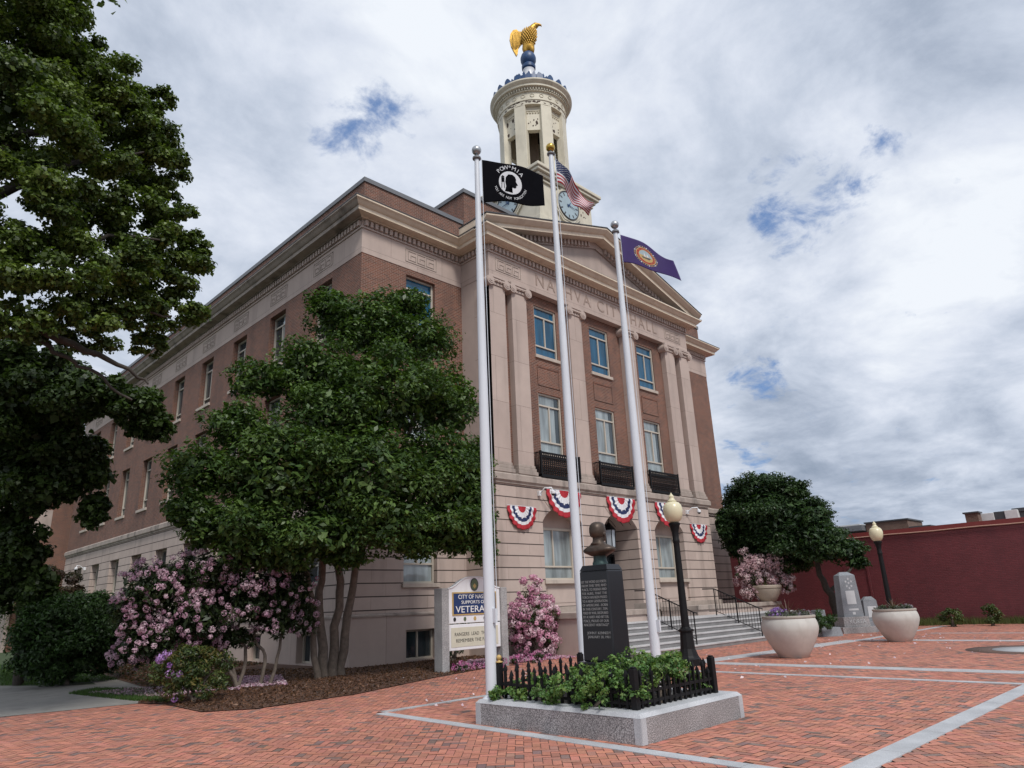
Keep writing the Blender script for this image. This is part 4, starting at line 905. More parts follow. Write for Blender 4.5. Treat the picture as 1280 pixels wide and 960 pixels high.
def trusses(name, parent, blobs, n, rball, petals, psize, seed, cols, front=None):
    r = np.random.default_rng(seed); B = np.array([(*b[0], *(b[1] if hasattr(b[1], '__len__') else (b[1],)*3)) for b in blobs], float)
    w = B[:, 3]*B[:, 5]; idx = r.choice(len(B), n, p=w/w.sum())
    d = r.normal(size=(n, 3)); d[:, 2] += .2
    if front is not None: d += np.array(front)
    d /= np.linalg.norm(d, axis=1, keepdims=True); c = B[idx, :3]+d*B[idx, 3:]*r.uniform(.88, 1.12, (n, 1))
    cc = np.repeat(c, petals, 0); m = len(cc); e = r.normal(size=(m, 3)); e /= np.linalg.norm(e, axis=1, keepdims=True)
    rb = np.repeat(rball*r.uniform(.65, 1.2, (n, 1)), petals, 0)
    q = cc+e*rb; nn = e+r.normal(size=(m, 3))*.25; nn /= np.linalg.norm(nn, axis=1, keepdims=True)
    t = np.cross(nn, r.normal(size=(m, 3))); t /= np.linalg.norm(t, axis=1, keepdims=True); s_ = np.cross(nn, t); L_ = psize*r.uniform(.7, 1.2, (m, 1))
    V = np.stack([q-t*L_*.5, q+s_*L_*.45-nn*L_*.1, q+t*L_*.5, q-s_*L_*.45-nn*L_*.1], 1).reshape(-1, 3)
    base = np.array(cols)[r.integers(0, len(cols), n)]; col = np.repeat(base, petals, 0)*r.uniform(.85, 1.15, (m, 1))
    return np_mesh(name, V, np.arange(4*m).reshape(m, 4), M['petal'], parent=parent, col=np.clip(col, 0, .9))
def pxblobs(items):                      # survey ellipses (px, py, rx, ry, distance) to real ellipsoids
    out = []
    for x, y, rx, ry, D in items:
        p = A(x, y, D); k = mpp(p); out.append((p, (rx*k*1.0, rx*k*1.0, ry*k*1.05)))
    return out
def limb(mb, pts, r0, r1, seed=0, n=8, wob=.06):
    r = random.Random(seed); q = []; N_ = 4*(len(pts)-1); pts = [Vector(p) for p in pts]
    for i in range(N_+1):
        t = i/N_*(len(pts)-1); k = min(int(t), len(pts)-2); f = t-k
        p0_, p1_, p2_, p3_ = pts[max(k-1, 0)], pts[k], pts[k+1], pts[min(k+2, len(pts)-1)]
        v = .5*((2*p1_)+(-p0_+p2_)*f+(2*p0_-5*p1_+4*p2_-p3_)*f*f+(-p0_+3*p1_-3*p2_+p3_)*f**3)
        q.append(v+Vector((r.uniform(-1, 1), r.uniform(-1, 1), r.uniform(-1, 1)))*wob*(1 if 0 < i < N_ else 0))
    mb.tube(q, [r0+(r1-r0)*i/N_ for i in range(N_+1)], n)
MG = [(.046, .088, .022), (.068, .118, .027), (.034, .066, .019), (.092, .150, .036)]
# the magnolia at the corner
base = A(411, 845, 20.1); base[2] = 0
mag = thing('magnolia_tree', 'dense dark green multi-stemmed tree covering the near corner of the brick hall', 'tree', base)
mb_ = pxblobs([(455, 405, 62, 42, 19.6), (520, 425, 48, 38, 19.9), (395, 465, 60, 45, 19.0), (325, 475, 42, 26, 18.9), (480, 490, 85, 60, 19.0), (560, 505, 42, 50, 19.9), (300, 535, 45, 36, 18.4), (248, 590, 48, 38, 18.2), (345, 590, 85, 66, 18.0), (455, 590, 90, 70, 18.2), (545, 590, 62, 66, 19.3), (592, 620, 30, 48, 19.8), (236, 636, 34, 28, 18.0), (305, 655, 62, 40, 17.8), (395, 670, 70, 34, 18.0), (480, 655, 72, 36, 18.4), (555, 655, 52, 32, 19.2), (606, 680, 16, 20, 19.7), (262, 660, 40, 28, 18.0), (420, 520, 70, 50, 18.6), (510, 380, 30, 20, 19.9), (412, 382, 30, 22, 19.4), (330, 690, 50, 25, 18.0), (595, 575, 22, 30, 19.9), (430, 695, 36, 18, 18.3), (365, 700, 30, 16, 18.0), (520, 682, 30, 18, 18.8), (568, 680, 26, 16, 19.4), (598, 655, 26, 36, 19.7), (604, 692, 18, 18, 19.7), (440, 640, 60, 40, 18.4)])
crown('crown', mag, mb_, 130000, .122, 21, MG, sub=40, subr=.30, up=.7, thin=.5, shell=.6, flat=.8, core=.3)
b = MB()
for i, (pxs, D) in enumerate((([(405, 845), (400, 760), (402, 690), (385, 600), (340, 560)], 20.0), ([(415, 845), (422, 760), (425, 690), (440, 600), (455, 480)], 20.1), ([(426, 844), (434, 770), (452, 690), (490, 600), (530, 500)], 20.2), ([(398, 845), (392, 780), (384, 720), (330, 650), (280, 600)], 19.8))):
    pts = [A(x, y, D-.25*k) for k, (x, y) in enumerate(pxs)]; pts[0][2] = -.05; limb(b, pts, .135 if i < 3 else .09, .045, i, 10, .05)
b.build('trunk', M['bark'], mag)
# the big maple whose trunk is left of the frame
MP = [(.066, .10, .022), (.09, .135, .028), (.046, .074, .018), (.12, .165, .036)]
mt = A(-230, 700, 14.0); mt[2] = 0
mpl = thing('maple_tree', 'huge maple reaching in from the left with sky showing through its spreading branches', 'tree', mt)
items = [(20, 50, 95, 60, 13.5), (75, 105, 70, 60, 13.2), (125, 105, 48, 45, 13.6), (30, 170, 100, 60, 12.8), (150, 165, 62, 42, 13.6), (185, 210, 50, 42, 14.0), (110, 235, 70, 40, 13.2), (30, 265, 80, 45, 12.8), (180, 285, 58, 42, 13.8), (215, 330, 44, 42, 14.2), (222, 385, 36, 32, 14.4), (130, 325, 62, 42, 13.2), (50, 345, 75, 38, 12.8), (160, 395, 50, 30, 13.8), (95, 410, 55, 22, 13.0), (20, 400, 45, 25, 12.6), (190, 430, 24, 16, 14.3), (15, -20, 90, 60, 13.5), (70, 30, 48, 45, 13.9), (190, 130, 26, 24, 14.0), (205, 252, 34, 28, 14.0), (240, 310, 22, 22, 14.4)]
off = [(-120, 100, 130, 120, 14), (-130, -120, 200, 130, 14.5), (40, -110, 100, 70, 14), (-150, 330, 130, 110, 14), (-320, 60, 160, 160, 15), (-330, 350, 140, 120, 15)]
mi_ = pxblobs(items)
V1, Q1, C1 = leaf_cloud(mi_, 185000, .084, 31, MP, sub=24, subr=.30, up=.5, thin=.75, shell=.85, flat=.8)
V2, Q2, C2 = leaf_cloud(pxblobs(off), 30000, .17, 32, MP, sub=20, subr=.35, up=.5, thin=.75, shell=.6)
np_mesh('crown', np.concatenate([V1, V2]), np.concatenate([Q1, Q2+len(V1)]), M['leaf'], parent=mpl, col=np.concatenate([C1, C2]))
b = MB(); limb(b, [mt-[0, 0, .1], A(-228, 500, 14), A(-220, 300, 14), A(-190, 120, 14), A(-150, -100, 14)], .42, .16, 1, 12)
for i, (pp, D, r0) in enumerate((([(-222, 330), (-90, 250), (10, 180), (60, 160), (120, 120)], 13.6, .16), ([(-225, 380), (-100, 280), (20, 235), (95, 200), (180, 190)], 13.2, .15), ([(-222, 420), (-90, 400), (20, 402), (90, 430), (150, 455), (185, 480)], 13.2, .13), ([(20, 402), (60, 435), (90, 452), (130, 475), (165, 500)], 13.3, .05), ([(-20, 300), (50, 325), (100, 312), (150, 296), (200, 300)], 13.3, .08), ([(-200, 250), (-60, 120), (40, 60), (90, 20)], 13.8, .15), ([(60, 300), (110, 350), (160, 380), (215, 395)], 13.6, .05), ([(-215, 300), (-400, 200), (-450, 50)], 14.5, .2))):
    limb(b, [A(x, y, D) for x, y in pp], r0, .018, 50+i, 7, .05)
b.build('trunk', M['barkdark'], mpl)
# second tree, deeper in
t2 = A(32, 800, 25.5); t2[2] = 0
tr2 = thing('maple_tree', 'dark shade tree standing behind the clipped shrub at the far left edge', 'tree', t2)
crown('crown', tr2, pxblobs([(170, 510, 42, 26, 22), (190, 535, 26, 20, 22), (120, 490, 45, 24, 22), (60, 500, 70, 40, 23), (10, 520, 70, 50, 24), (70, 560, 55, 42, 24), (15, 590, 50, 45, 25), (105, 590, 32, 42, 24), (118, 640, 18, 22, 24), (12, 660, 22, 45, 25.5), (10, 720, 26, 45, 25.5), (-60, 560, 60, 90, 26), (40, 455, 60, 28, 23), (45, 610, 45, 24, 24), (25, 690, 34, 40, 25), (45, 735, 26, 30, 25)]), 85000, .15, 41, [(.04, .068, .018), (.055, .09, .022), (.03, .05, .015)], sub=34, subr=.28, up=.5, thin=.75, shell=.7, core=.15)
b = MB(); limb(b, [t2-[0, 0, .1], A(33, 720, 25.5), A(31, 660, 25.5), A(40, 600, 25), A(60, 520, 24.5)], .15, .06, 3, 10); limb(b, [A(32, 665, 25.5), A(60, 622, 25), A(100, 570, 24.5)], .08, .04, 4); limb(b, [A(60, 540, 24), A(110, 510, 23), A(180, 525, 22)], .08, .03, 5); b.build('trunk', M['barkdark'], tr2)
# tree at the right of the hall
rb = A(1048, 790, 36.0); rb[2] = 0
rt = thing('evergreen_tree', 'rounded dark evergreen tree between the hall and the maroon wall', 'tree', rb)
crown('crown', rt, [(A(x, y, D), (rx*mpp(A(x, y, D)),)*2+(ry*mpp(A(x, y, D)),)) for x, y, rx, ry, D in ((950, 612, 40, 22, 37.4), (925, 640, 26, 32, 37.6), (960, 645, 50, 38, 37.2), (1000, 650, 38, 38, 36.8), (985, 682, 60, 26, 37.4), (930, 678, 28, 28, 38), (1030, 680, 34, 26, 35), (1060, 688, 24, 14, 35), (1072, 702, 14, 9, 34.8), (985, 614, 26, 20, 36.8), (985, 706, 34, 10, 37.2), (1022, 655, 20, 25, 35.3), (905, 655, 12, 24, 36.5))], 80000, .16, 51, [(.022, .048, .016), (.034, .068, .022), (.017, .036, .013), (.05, .09, .03)], sub=44, subr=.26, up=.6, thin=.45, shell=.7, flat=.8, core=.35)
b = MB(); limb(b, [rb-[0, 0, .1], rb+[.1, 0, 1.2], rb+[-.2, .3, 2.4], rb+[-.6, .3, 4.2]], .24, .07, 8, 9); limb(b, [rb+[0, .1, 1.6], rb+[1.6, -.6, 2.8]], .11, .04, 9); b.build('trunk', M['barkdark'], rt)
# shrubs
def shrub(name, label, cat, base, blobs, n, size, seed, cols, stems=True, group=None, **k):
    base = np.array(base, float); base[2] = 0
    t = thing(name, label, cat, base, group); crown('foliage', t, blobs, n, size, seed, cols, **k)
    if stems:
        b = MB(); r = random.Random(seed)
        for i in range(4):
            q = blobs[r.randrange(len(blobs))][0]; limb(b, [base+[r.uniform(-.1, .1), r.uniform(-.1, .1), -.03], base*.5+np.array(q)*.5+[0, 0, -.1*q[2]], np.array(q)], .035, .012, seed+i, 6, .04)
        b.build('stem', M['bark'], t)
    return t
D_ = 24
shrub('clipped_shrub', 'large rounded dark green shrub beside the path at the far left', 'shrub', A(85, 855, D_), pxblobs([(85, 800, 55, 52, 24), (55, 805, 38, 48, 23.5), (120, 790, 42, 44, 24.5), (95, 765, 42, 26, 24.5), (60, 775, 32, 30, 24), (140, 800, 30, 44, 25)]), 50000, .10, 61, [(.030, .062, .016), (.042, .085, .022), (.022, .045, .013)], sub=50, subr=.24, shell=.6, thin=.5, core=.3)
RB_ = pxblobs([(200, 735, 48, 34, 18.2), (165, 765, 26, 30, 18.0), (260, 715, 50, 28, 18.6), (310, 745, 55, 38, 18.8), (240, 770, 50, 34, 18.4), (360, 735, 34, 34, 19.0), (185, 795, 36, 26, 18.2), (345, 775, 28, 22, 18.8), (205, 818, 26, 16, 18.6), (165, 815, 24, 18, 19.5), (240, 806, 34, 16, 19.0), (290, 796, 34, 16, 19.2), (375, 770, 24, 26, 19.3)])
rh = shrub('rhododendron', 'large arching rhododendron covered in pale pink blossom below the side wall', 'shrub', A(310, 842, 19.0), RB_, 26000, .11, 62, [(.028, .048, .016), (.04, .062, .02), (.02, .034, .012)], stems=False, sub=24, subr=.3, thin=.4, core=.3)
trusses('blossom', rh, RB_, 640, .07, 36, .044, 63, [(.62, .42, .50), (.56, .35, .44), (.66, .49, .55), (.50, .29, .39)], front=(-.5, -.6, .15))
b = MB()
for i, pp in enumerate(([(300, 842), (308, 815), (295, 790), (310, 760)], [(325, 840), (332, 820), (318, 790), (345, 750)], [(298, 843), (285, 825), (250, 800), (215, 780)], [(338, 838), (350, 810), (352, 780)], [(300, 842), (280, 828), (255, 815), (190, 795)])): 
    q = [A(x, y, 18.9) for x, y in pp]; q[0][2] = -.03; limb(b, q, .05, .02, 70+i, 7, .03)
b.build('stem', M['bark'], rh)
PB_ = pxblobs([(225, 838, 28, 26, 16.4), (262, 838, 26, 28, 16.6), (245, 850, 34, 22, 16.3), (240, 822, 26, 16, 16.6)])
pr = shrub('rhododendron', 'small bushy rhododendron with a few violet blooms at the bed edge', 'shrub', A(246, 873, 16.5), PB_, 7000, .085, 64, [(.05, .08, .02), (.075, .10, .026), (.035, .055, .018), (.12, .10, .03)], sub=18, subr=.35, thin=.4)
trusses('blossom', pr, [(A(x, y, 16.0), .06) for x, y in ((207, 818), (197, 824), (209, 829), (212, 843), (223, 847), (280, 822), (218, 872))], 9, .075, 30, .05, 65, [(.40, .20, .52), (.46, .27, .56)])
AZ_ = pxblobs([(664, 745, 16, 22, 23.4), (662, 775, 26, 26, 23.2), (682, 770, 18, 22, 23.4), (668, 800, 28, 20, 23.2), (648, 790, 14, 22, 23.4), (690, 795, 10, 18, 23.4)])
az = shrub('azalea', 'upright cone shaped azalea full of bright pink blossom right of the sign', 'shrub', A(668, 826, 23.3), AZ_, 6500, .085, 66, [(.03, .05, .016), (.045, .07, .02), (.06, .045, .02)], sub=18, subr=.3, thin=.4)
trusses('blossom', az, AZ_, 230, .105, 44, .062, 67, [(.68, .36, .47), (.72, .45, .54), (.62, .29, .42), (.74, .54, .59)], front=(-.5, -.5, .1))
trusses('petals_in_bed', None, [((16.3, 15.9, .1), (1.0, .5, .06)), ((13.1, 15.0, .08), (.5, .15, .08))], 160, .045, 10, .035, 68, [(.6, .2, .4), (.62, .36, .48)])
tag(bpy.data.objects['petals_in_bed'], kind='stuff')
shrub('dark_shrub', 'dark leafy shrub hugging the foundation window behind the sign', 'shrub', (14.9, 18.0, 0), [((14.9, 18.1, .5), (.5, .4, .55)), ((15.3, 18.2, .9), (.35, .3, .4))], 3500, .08, 69, [(.02, .04, .014), (.03, .055, .018)], sub=14)
# rose plants in the planter
RC = [(.085, .17, .04), (.12, .22, .055), (.055, .11, .03), (.18, .27, .08), (.095, .19, .06), (.13, .20, .05)]
def inbox(x, y, z, r): return ((x, y, z), (r, r, r*.95))
r1 = shrub('rose_bush', 'leafy green rose bush spilling over the left rim of the granite planter', 'rose bush', (7.45, 6.5, .4), [inbox(7.42, 7.0, .52, .2), inbox(7.35, 6.5, .55, .25), inbox(7.6, 6.25, .66, .25), inbox(7.42, 5.95, .55, .26), inbox(7.8, 6.75, .66, .18), inbox(7.36, 6.85, .42, .15), inbox(7.33, 6.2, .42, .16), inbox(7.75, 6.0, .78, .2)], 5200, .052, 71, RC, sub=18, subr=.33, thin=.6, shell=.95)
r2 = shrub('rose_bush', 'leafy green rose bush crowding the near corner post of the planter fence', 'rose bush', (8.0, 5.7, .4), [inbox(8.0, 5.72, .7, .28), inbox(8.3, 5.65, .74, .22), inbox(7.75, 5.68, .58, .22), inbox(8.5, 5.72, .68, .24), inbox(8.05, 6.0, .80, .2), inbox(8.62, 5.85, .74, .16), inbox(7.52, 5.6, .48, .16)], 4800, .052, 72, RC, sub=18, subr=.33, thin=.6, shell=.95)
r3 = shrub('rose_bush', 'low straggling rose plant behind the pickets left of the pedestal', 'rose bush', (7.6, 7.7, .4), [inbox(7.55, 7.75, .45, .15), inbox(7.7, 7.4, .52, .18), inbox(7.33, 7.9, .4, .10), inbox(7.4, 7.45, .4, .12)], 2600, .052, 73, RC, sub=14, subr=.4, thin=.6, shell=.8)
r4 = shrub('rose_bush', 'low straggling rose plant behind the pickets right of the pedestal', 'rose bush', (9.0, 5.9, .4), [inbox(8.9, 5.72, .48, .16), inbox(9.1, 5.65, .44, .12), inbox(8.78, 6.2, .7, .22)], 2600, .052, 74, RC, sub=14, subr=.4, thin=.6, shell=.8)
# ------------------------------------------------------------------ granite planter, fence, bust
X0, X1, Y0, Y1 = 7.2, 9.58, 5.32, 8.2
pl = thing('granite_planter', 'low rough grey granite planter with a smooth pale rim, set in the brick plaza', 'planter', ((X0+X1)/2, (Y0+Y1)/2, 0))
w_, c_ = .30, .16
b = MB()
def ringsec(xa, xb, ya, yb, ca): return [(xa+ca, ya), (xb-ca, ya), (xb, ya+ca), (xb, yb-ca), (xb-ca, yb), (xa+ca, yb), (xa, yb-ca), (xa, ya+ca)]
o_ = ringsec(X0, X1, Y0, Y1, .0001); i_ = ringsec(X0+w_, X1-w_, Y0+w_, Y1-w_, .0001)
b.box(X0, X1, Y0, Y0+w_, -.02, .285); b.box(X0, X1, Y1-w_, Y1, -.02, .285); b.box(X0, X0+w_, Y0+w_+.002, Y1-w_-.002, -.02, .285); b.box(X1-w_, X1, Y0+w_+.002, Y1-w_-.002, -.02, .285)
b.build('rough_side', M['granite'], pl)
b = MB()
def rim(xa, xb, ya, yb):
    q0 = [(xa, ya), (xb, ya), (xb, yb), (xa, yb)]; k_ = .045
    q1 = [(xa+k_, ya+k_), (xb-k_, ya+k_), (xb-k_, yb-k_), (xa+k_, yb-k_)]; q2 = [(xa+w_, ya+w_), (xb-w_, ya+w_), (xb-w_, yb-w_), (xa+w_, yb-w_)]
    vs = [(*p, .286) for p in q0]+[(*p, .332) for p in q1]+[(*p, .336) for p in q2]+[(*p, .2) for p in q2]
    fs = []
    for l in range(3):
        for j in range(4): fs.append((l*4+j, l*4+(j+1) % 4, l*4+4+(j+1) % 4, l*4+4+j))
    b.add(vs, fs)
rim(X0-.004, X1+.004, Y0-.004, Y1+.004)
for (cx, cy) in ((X0, Y0), (X1, Y0), (X0, Y1), (X1, Y1)):       # sawn corner margins
    for dx in (0, 1):
        if dx: b.box(min(cx, cx+math.copysign(.10, (X0+X1)/2-cx)), max(cx, cx+math.copysign(.10, (X0+X1)/2-cx)), cy-.006 if cy == Y0 else cy-.1, cy+.1 if cy == Y0 else cy+.006, -.02, .284)
        else: b.box(cx-.006 if cx == X0 else cx-.1, cx+.1 if cx == X0 else cx+.006, min(cy, cy+math.copysign(.10, (Y0+Y1)/2-cy)), max(cy, cy+math.copysign(.10, (Y0+Y1)/2-cy)), -.02, .2835)
b.build('sawn_rim', M['gsmooth'], pl)
b = MB(); b.add([(X0+w_-.02, Y0+w_-.02, .27), (X1-w_+.02, Y0+w_-.02, .27), (X1-w_+.02, Y1-w_+.02, .27), (X0+w_-.02, Y1-w_+.02, .27)], [(0, 1, 2, 3)]); b.build('soil', M['soil'], pl)
# picket fence
fx0, fx1, fy0, fy1 = X0+.26, X1-.30, Y0+.24, Y1-.24
fn = thing('iron_fence', 'low black picket fence with square corner posts standing on the planter', 'fence', (fx0, fy0, .30))
for i, (px_, py_) in enumerate(((fx0, fy0), (fx1, fy0), (fx0, fy1), (fx1, fy1))):
    h = .80 if i != 2 else .79
    b = MB(); b.box(px_-.042, px_+.042, py_-.042, py_+.042, .28, h); b.box(px_-.03, px_+.03, py_-.03, py_+.03, h, h+.02); po = b.build('post', M['ironpaint'], fn, bevel=.008)
    if i == 2:
        b = MB(); b.lathe([(.05, h+.02), (.055, h+.035), (.02, h+.045), (.018, h+.055)], px_, py_, 12); b.ball((px_, py_, h+.09), .038, 10); b.build('finial', M['goldpaint'], po)
def fence_run(a, e, hts):
    a = np.array(a); e = np.array(e); L_ = np.linalg.norm(e-a); t = (e-a)/L_; nn = np.array([-t[1], t[0]])
    b = MB()
    for z in (.40, .52):
        q = [a+t*.043-nn*.012, e-t*.043-nn*.012, e-t*.043+nn*.012, a+t*.043+nn*.012]
        b.hexa([(*p, z-.018) for p in q]+[(*p, z+.018) for p in q])
    b.build('rail', M['ironpaint'], fn)
    b = MB(); n_ = int(L_/.115)
    for i in range(1, n_):
        c = a+t*L_*i/n_; tall = .70 if i % 2 else .60
        def sq_(s, z): return [(*(c+t*u*s+nn*v*s), z) for u, v in ((-1, -1), (1, -1), (1, 1), (-1, 1))]
        b.hexa(sq_(.016, .30)+sq_(.016, tall)); b.hexa(sq_(.024, tall)+sq_(.02, tall+.03)); b.hexa(sq_(.02, tall+.03)+sq_(.003, tall+.085))
    b.build('pickets', M['ironpaint'], fn)
fence_run((fx0, fy0), (fx0, fy1), 0); fence_run((fx0, fy0), (fx1, fy0), 0); fence_run((fx0, fy1), (fx1, fy1), 0); fence_run((fx1, fy0), (fx1, fy1), 0)
# pedestal
bx0, by0, bx1, by1 = 8.1, 6.34, 8.46, 6.86
pd = thing('bust_pedestal', 'tall polished black granite pedestal engraved with a long quotation', 'pedestal', ((bx0+bx1)/2, (by0+by1)/2, .27))
b = MB(); b.box(bx0-.02, bx1+.02, by0-.02, by1+.02, .72, .80)
vs = [(bx0-.015, by0-.015, .80), (bx1+.015, by0-.015, .80), (bx1+.015, by1+.015, .80), (bx0-.015, by1+.015, .80), (bx0, by0, 2.03), (bx1, by0, 2.03), (bx1, by1, 2.03), (bx0, by1, 2.03)]
b = MB(); b.hexa(vs); b.build('shaft', M['blackstone'], pd, bevel=.02)
b = MB(); b.hexa([(bx0+.001, by0+.001, 2.031), (bx1-.001, by0+.001, 2.031), (bx1-.001, by1-.001, 2.031), (bx0+.001, by1-.001, 2.031), (bx0+.035, by0+.035, 2.11), (bx1-.035, by0+.035, 2.11), (bx1-.035, by1-.035, 2.11), (bx0+.035, by1-.035, 2.11)]); b.build('cap', M['blackstone'], pd, bevel=.004)
b = MB(); b.box(bx0-.08, bx1+.08, by0-.08, by1+.08, .62, .798); b.box(bx0-.2, bx1+.2, by0-.2, by1+.2, .26, .618); b.build('plinth', M['blackstone'], pd, bevel=.012)
lines = ['LET THE WORD GO FORTH', 'FROM THIS TIME AND', 'PLACE, TO FRIEND AND', 'FOE ALIKE, THAT THE', 'TORCH HAS BEEN PASSED', 'TO A NEW GENERATION', 'OF AMERICANS - BORN', 'IN THIS CENTURY, TEM-', 'PERED BY WAR, DISCIPLINED', 'BY A HARD AND BITTER', 'PEACE, PROUD OF OUR', 'ANCIENT HERITAGE"', '', 'JOHN F. KENNEDY', 'JANUARY 20, 1961']
b = MB()
for i, l in enumerate(lines):
    if not l: continue
    vs, fs = text_geo(l, .050, extrude=.0015)
    z = 1.875-i*.0535; off = bx0-.015*(2.03-z)/1.23-.003
    wd = max(v[0] for v in vs)-min(v[0] for v in vs); k_ = min(1.0, .455/wd); yc = (by0+by1)/2 - (.04 if i > 12 else 0)
    b.add([(off-v[2], yc-v[0]*k_, z+v[1]) for v in vs], fs)
b.build('engraved_quotation', M['engrave'], pd)
# bust, seen from behind
cxb, cyb, zb = 8.285, 6.6, 2.11
bu = thing('bronze_bust', 'dark bronze portrait bust with bare shoulders line seen from behind on the black pedestal', 'bust', (cxb, cyb, zb))
bu['label'] = 'brown bronze head and shoulders bust facing away, on top of the black pedestal'
b = MB(); b.lathe([(.115, 0), (.115, .03), (.10, .06), (.095, .12), (.12, .17)], cxb, cyb, 24, cz=zb); b.build('bronze_base', M['patina'], bu, autosmooth=40)
def bscale(p):
    x, y, z = p[0]-cxb, p[1]-cyb, p[2]-zb; f = min(1, max(0, (z-.33)/.05)); k = 1.12+.16*f
    return (cxb+x*k, cyb+y*k, zb+(z if z < .13 else .13+(z-.13)*1.02+ (z-.36)*.12*f-.035*f))
def loft(mb, secs, n=28):
    vs = []
    for (ox, oy, z, rx, ry, pw, nose) in secs:
        for k in range(n):
            a = 2*PI*k/n; ca, sa = math.cos(a), math.sin(a)
            x = rx*math.copysign(abs(ca)**pw, ca); y = ry*math.copysign(abs(sa)**pw, sa)
            if nose: x += nose*max(0, math.cos(a*1.0))**24
            vs.append((cxb+ox+x, cyb+oy+y, zb+z))
    m_ = len(secs); fs = [(j*n+k, j*n+(k+1) % n, (j+1)*n+(k+1) % n, (j+1)*n+k) for j in range(m_-1) for k in range(n)]
    mb.add(vs, fs, smooth=True); mb.add(vs[:n], [tuple(range(n))[::-1]]); mb.add(vs[-n:], [tuple(range(n))], smooth=True)
b = MB()
loft(b, [(0, 0, .13, .095, .11, 1, 0), (.0, 0, .16, .125, .17, .9, 0), (.0, 0, .185, .14, .225, .9, 0), (0, 0, .215, .14, .245, .9, 0), (0, 0, .245, .125, .225, .9, 0), (-.005, 0, .27, .105, .17, .95, 0), (-.01, 0, .295, .085, .115, 1, 0), (-.01, 0, .315, .092, .098, 1, 0),
 (-.008, 0, .33, .080, .078, 1, 0), (-.004, 0, .36, .076, .070, 1, 0), (.008, 0, .378, .084, .070, 1, 0), (.018, 0, .40, .088, .07, 1, .006), (.016, 0, .43, .094, .074, 1, .016), (.012, 0, .455, .098, .077, 1, .026), (.008, 0, .48, .10, .079, 1, .014), (.004, 0, .51, .102, .081, 1, 0), (.0, 0, .54, .10, .08, 1, 0), (-.004, 0, .57, .088, .071, 1, 0), (-.006, 0, .592, .066, .053, 1, 0), (-.008, 0, .605, .035, .028, 1, 0)])
b.v = [bscale(p) for p in b.v]
bo = b.build('bust_figure', M['bronze'], bu, solid=True); bo.data.polygons.foreach_set('use_smooth', [True]*len(bo.data.polygons))
hb = MB(); loft(hb, [(-.01, 0, .425, .085, .073, 1, 0), (-.015, 0, .45, .095, .082, 1, 0), (-.014, 0, .49, .103, .088, 1, 0), (-.010, 0, .54, .105, .087, 1, 0), (-.006, 0, .575, .098, .08, 1, 0), (-.004, 0, .603, .075, .06, 1, 0), (-.004, 0, .618, .04, .03, 1, 0)]); hb.v = [bscale(p) for p in hb.v]; hb.build('hair', M['bronze'], bu)
eb = MB()
for s_ in (-1, 1): eb.ball((cxb+.012, cyb+s_*.081, zb+.455), .026, 10, sx=.8, sy=.45, sz=1.3)
eb.v = [bscale(p) for p in eb.v]; eb.build('ear', M['bronze'], bu)
cb_ = MB(); cb_.tube([(cxb-.095+.18*(i/8)*0+.085*(1-math.cos(t)), cyb+.085*math.sin(t), zb+.305-.012*abs(math.sin(t))) for i, t in enumerate(np.linspace(-1.8, 1.8, 13))], .022, 7); cb_.v = [bscale(p) for p in cb_.v]; cb_.build('jacket_collar', M['bronze'], bu)

# ------------------------------------------------------------------ flagpoles and flags
def pole(name_lab, x, y, z0, zt, r0, r1, ballmat, finial_r=.09):
    t = thing('flagpole', name_lab, 'flagpole', (x, y, z0), 'flagpoles at the granite planter')
    b = MB(); b.tube([(x, y, z0), (x, y, z0+(zt-z0)*.45), (x, y, zt-.28)], [r0, r0*.9, r1], 24); b.build('pole', M['polewhite'], t)
    b = MB(); b.lathe([(r0+.05, 0), (r0+.05, .015), (r0+.012, .05), (r0+.003, .06)], x, y, 24, cz=z0+.002); b.build('base_collar', M['polewhite'], t, autosmooth=40)
    b = MB(); b.lathe([(r1+.004, -.30), (r1+.035, -.28), (r1+.035, -.25), (r1+.005, -.22), (.02, -.20), (.02, -.15)], x, y, 16, cz=zt); b.build('truck', M['coping'], t, autosmooth=40)
    b = MB(); b.ball((x, y, zt-finial_r), finial_r, 18); b.build('ball', ballmat, t)
    dx, dy = .55*(r1+.05), -.8*(r1+.05); b = MB(); b.tube([(x+dx, y+dy, zt-.28), (x+dx*1.3, y+dy*1.3, z0+1.15)], .006, 5); b.box(x-.02, x+.02, y-r0-.06, y-r0+.01, z0+1.05, z0+1.25); b.build('halyard', M['polewhite'], t)
    return t
p1_ = (7.40, 8.07, .315); p2_ = (9.83, 8.34, 0.0); p3_ = (10.94, 7.63, 0.0)
pole('white flagpole at the left corner of the planter with silver ball, flying the black flag', *p1_, 9.75, .088, .044, M['silver'])
pole('tallest white flagpole, topped by a gold ball, flying the striped national flag', *p2_, 11.16, .088, .048, M['goldball'], .10)
pole('white flagpole nearest the lamp post with silver ball, flying the violet blue flag', *p3_, 9.35, .089, .048, M['silver'])
SR = np.array([CR[0], CR[1], 0.0]); SR /= np.linalg.norm(SR); SF = np.array([CF[0], CF[1], 0.0]); SF /= np.linalg.norm(SF)
def flag_surface(origin, W, H, side, depth, droop, ripple, phase, skew=0.0, gather=0.0):
    def Pn(s, t):                              # s along the fly 0..1, t down the hoist 0..1
        hh = H*(1-gather*s)
        l = W*(side*s); d = W*depth*s + ripple*math.sin(phase+7.5*s+1.4*t)*s**.7
        z = -t*hh - droop*(s**1.25) + .35*ripple*math.sin(phase*1.7+9*s-2*t)*s
        return np.array(origin)+SR*(l+skew*t*s)+SF*d+np.array([0, 0, z])
    return Pn
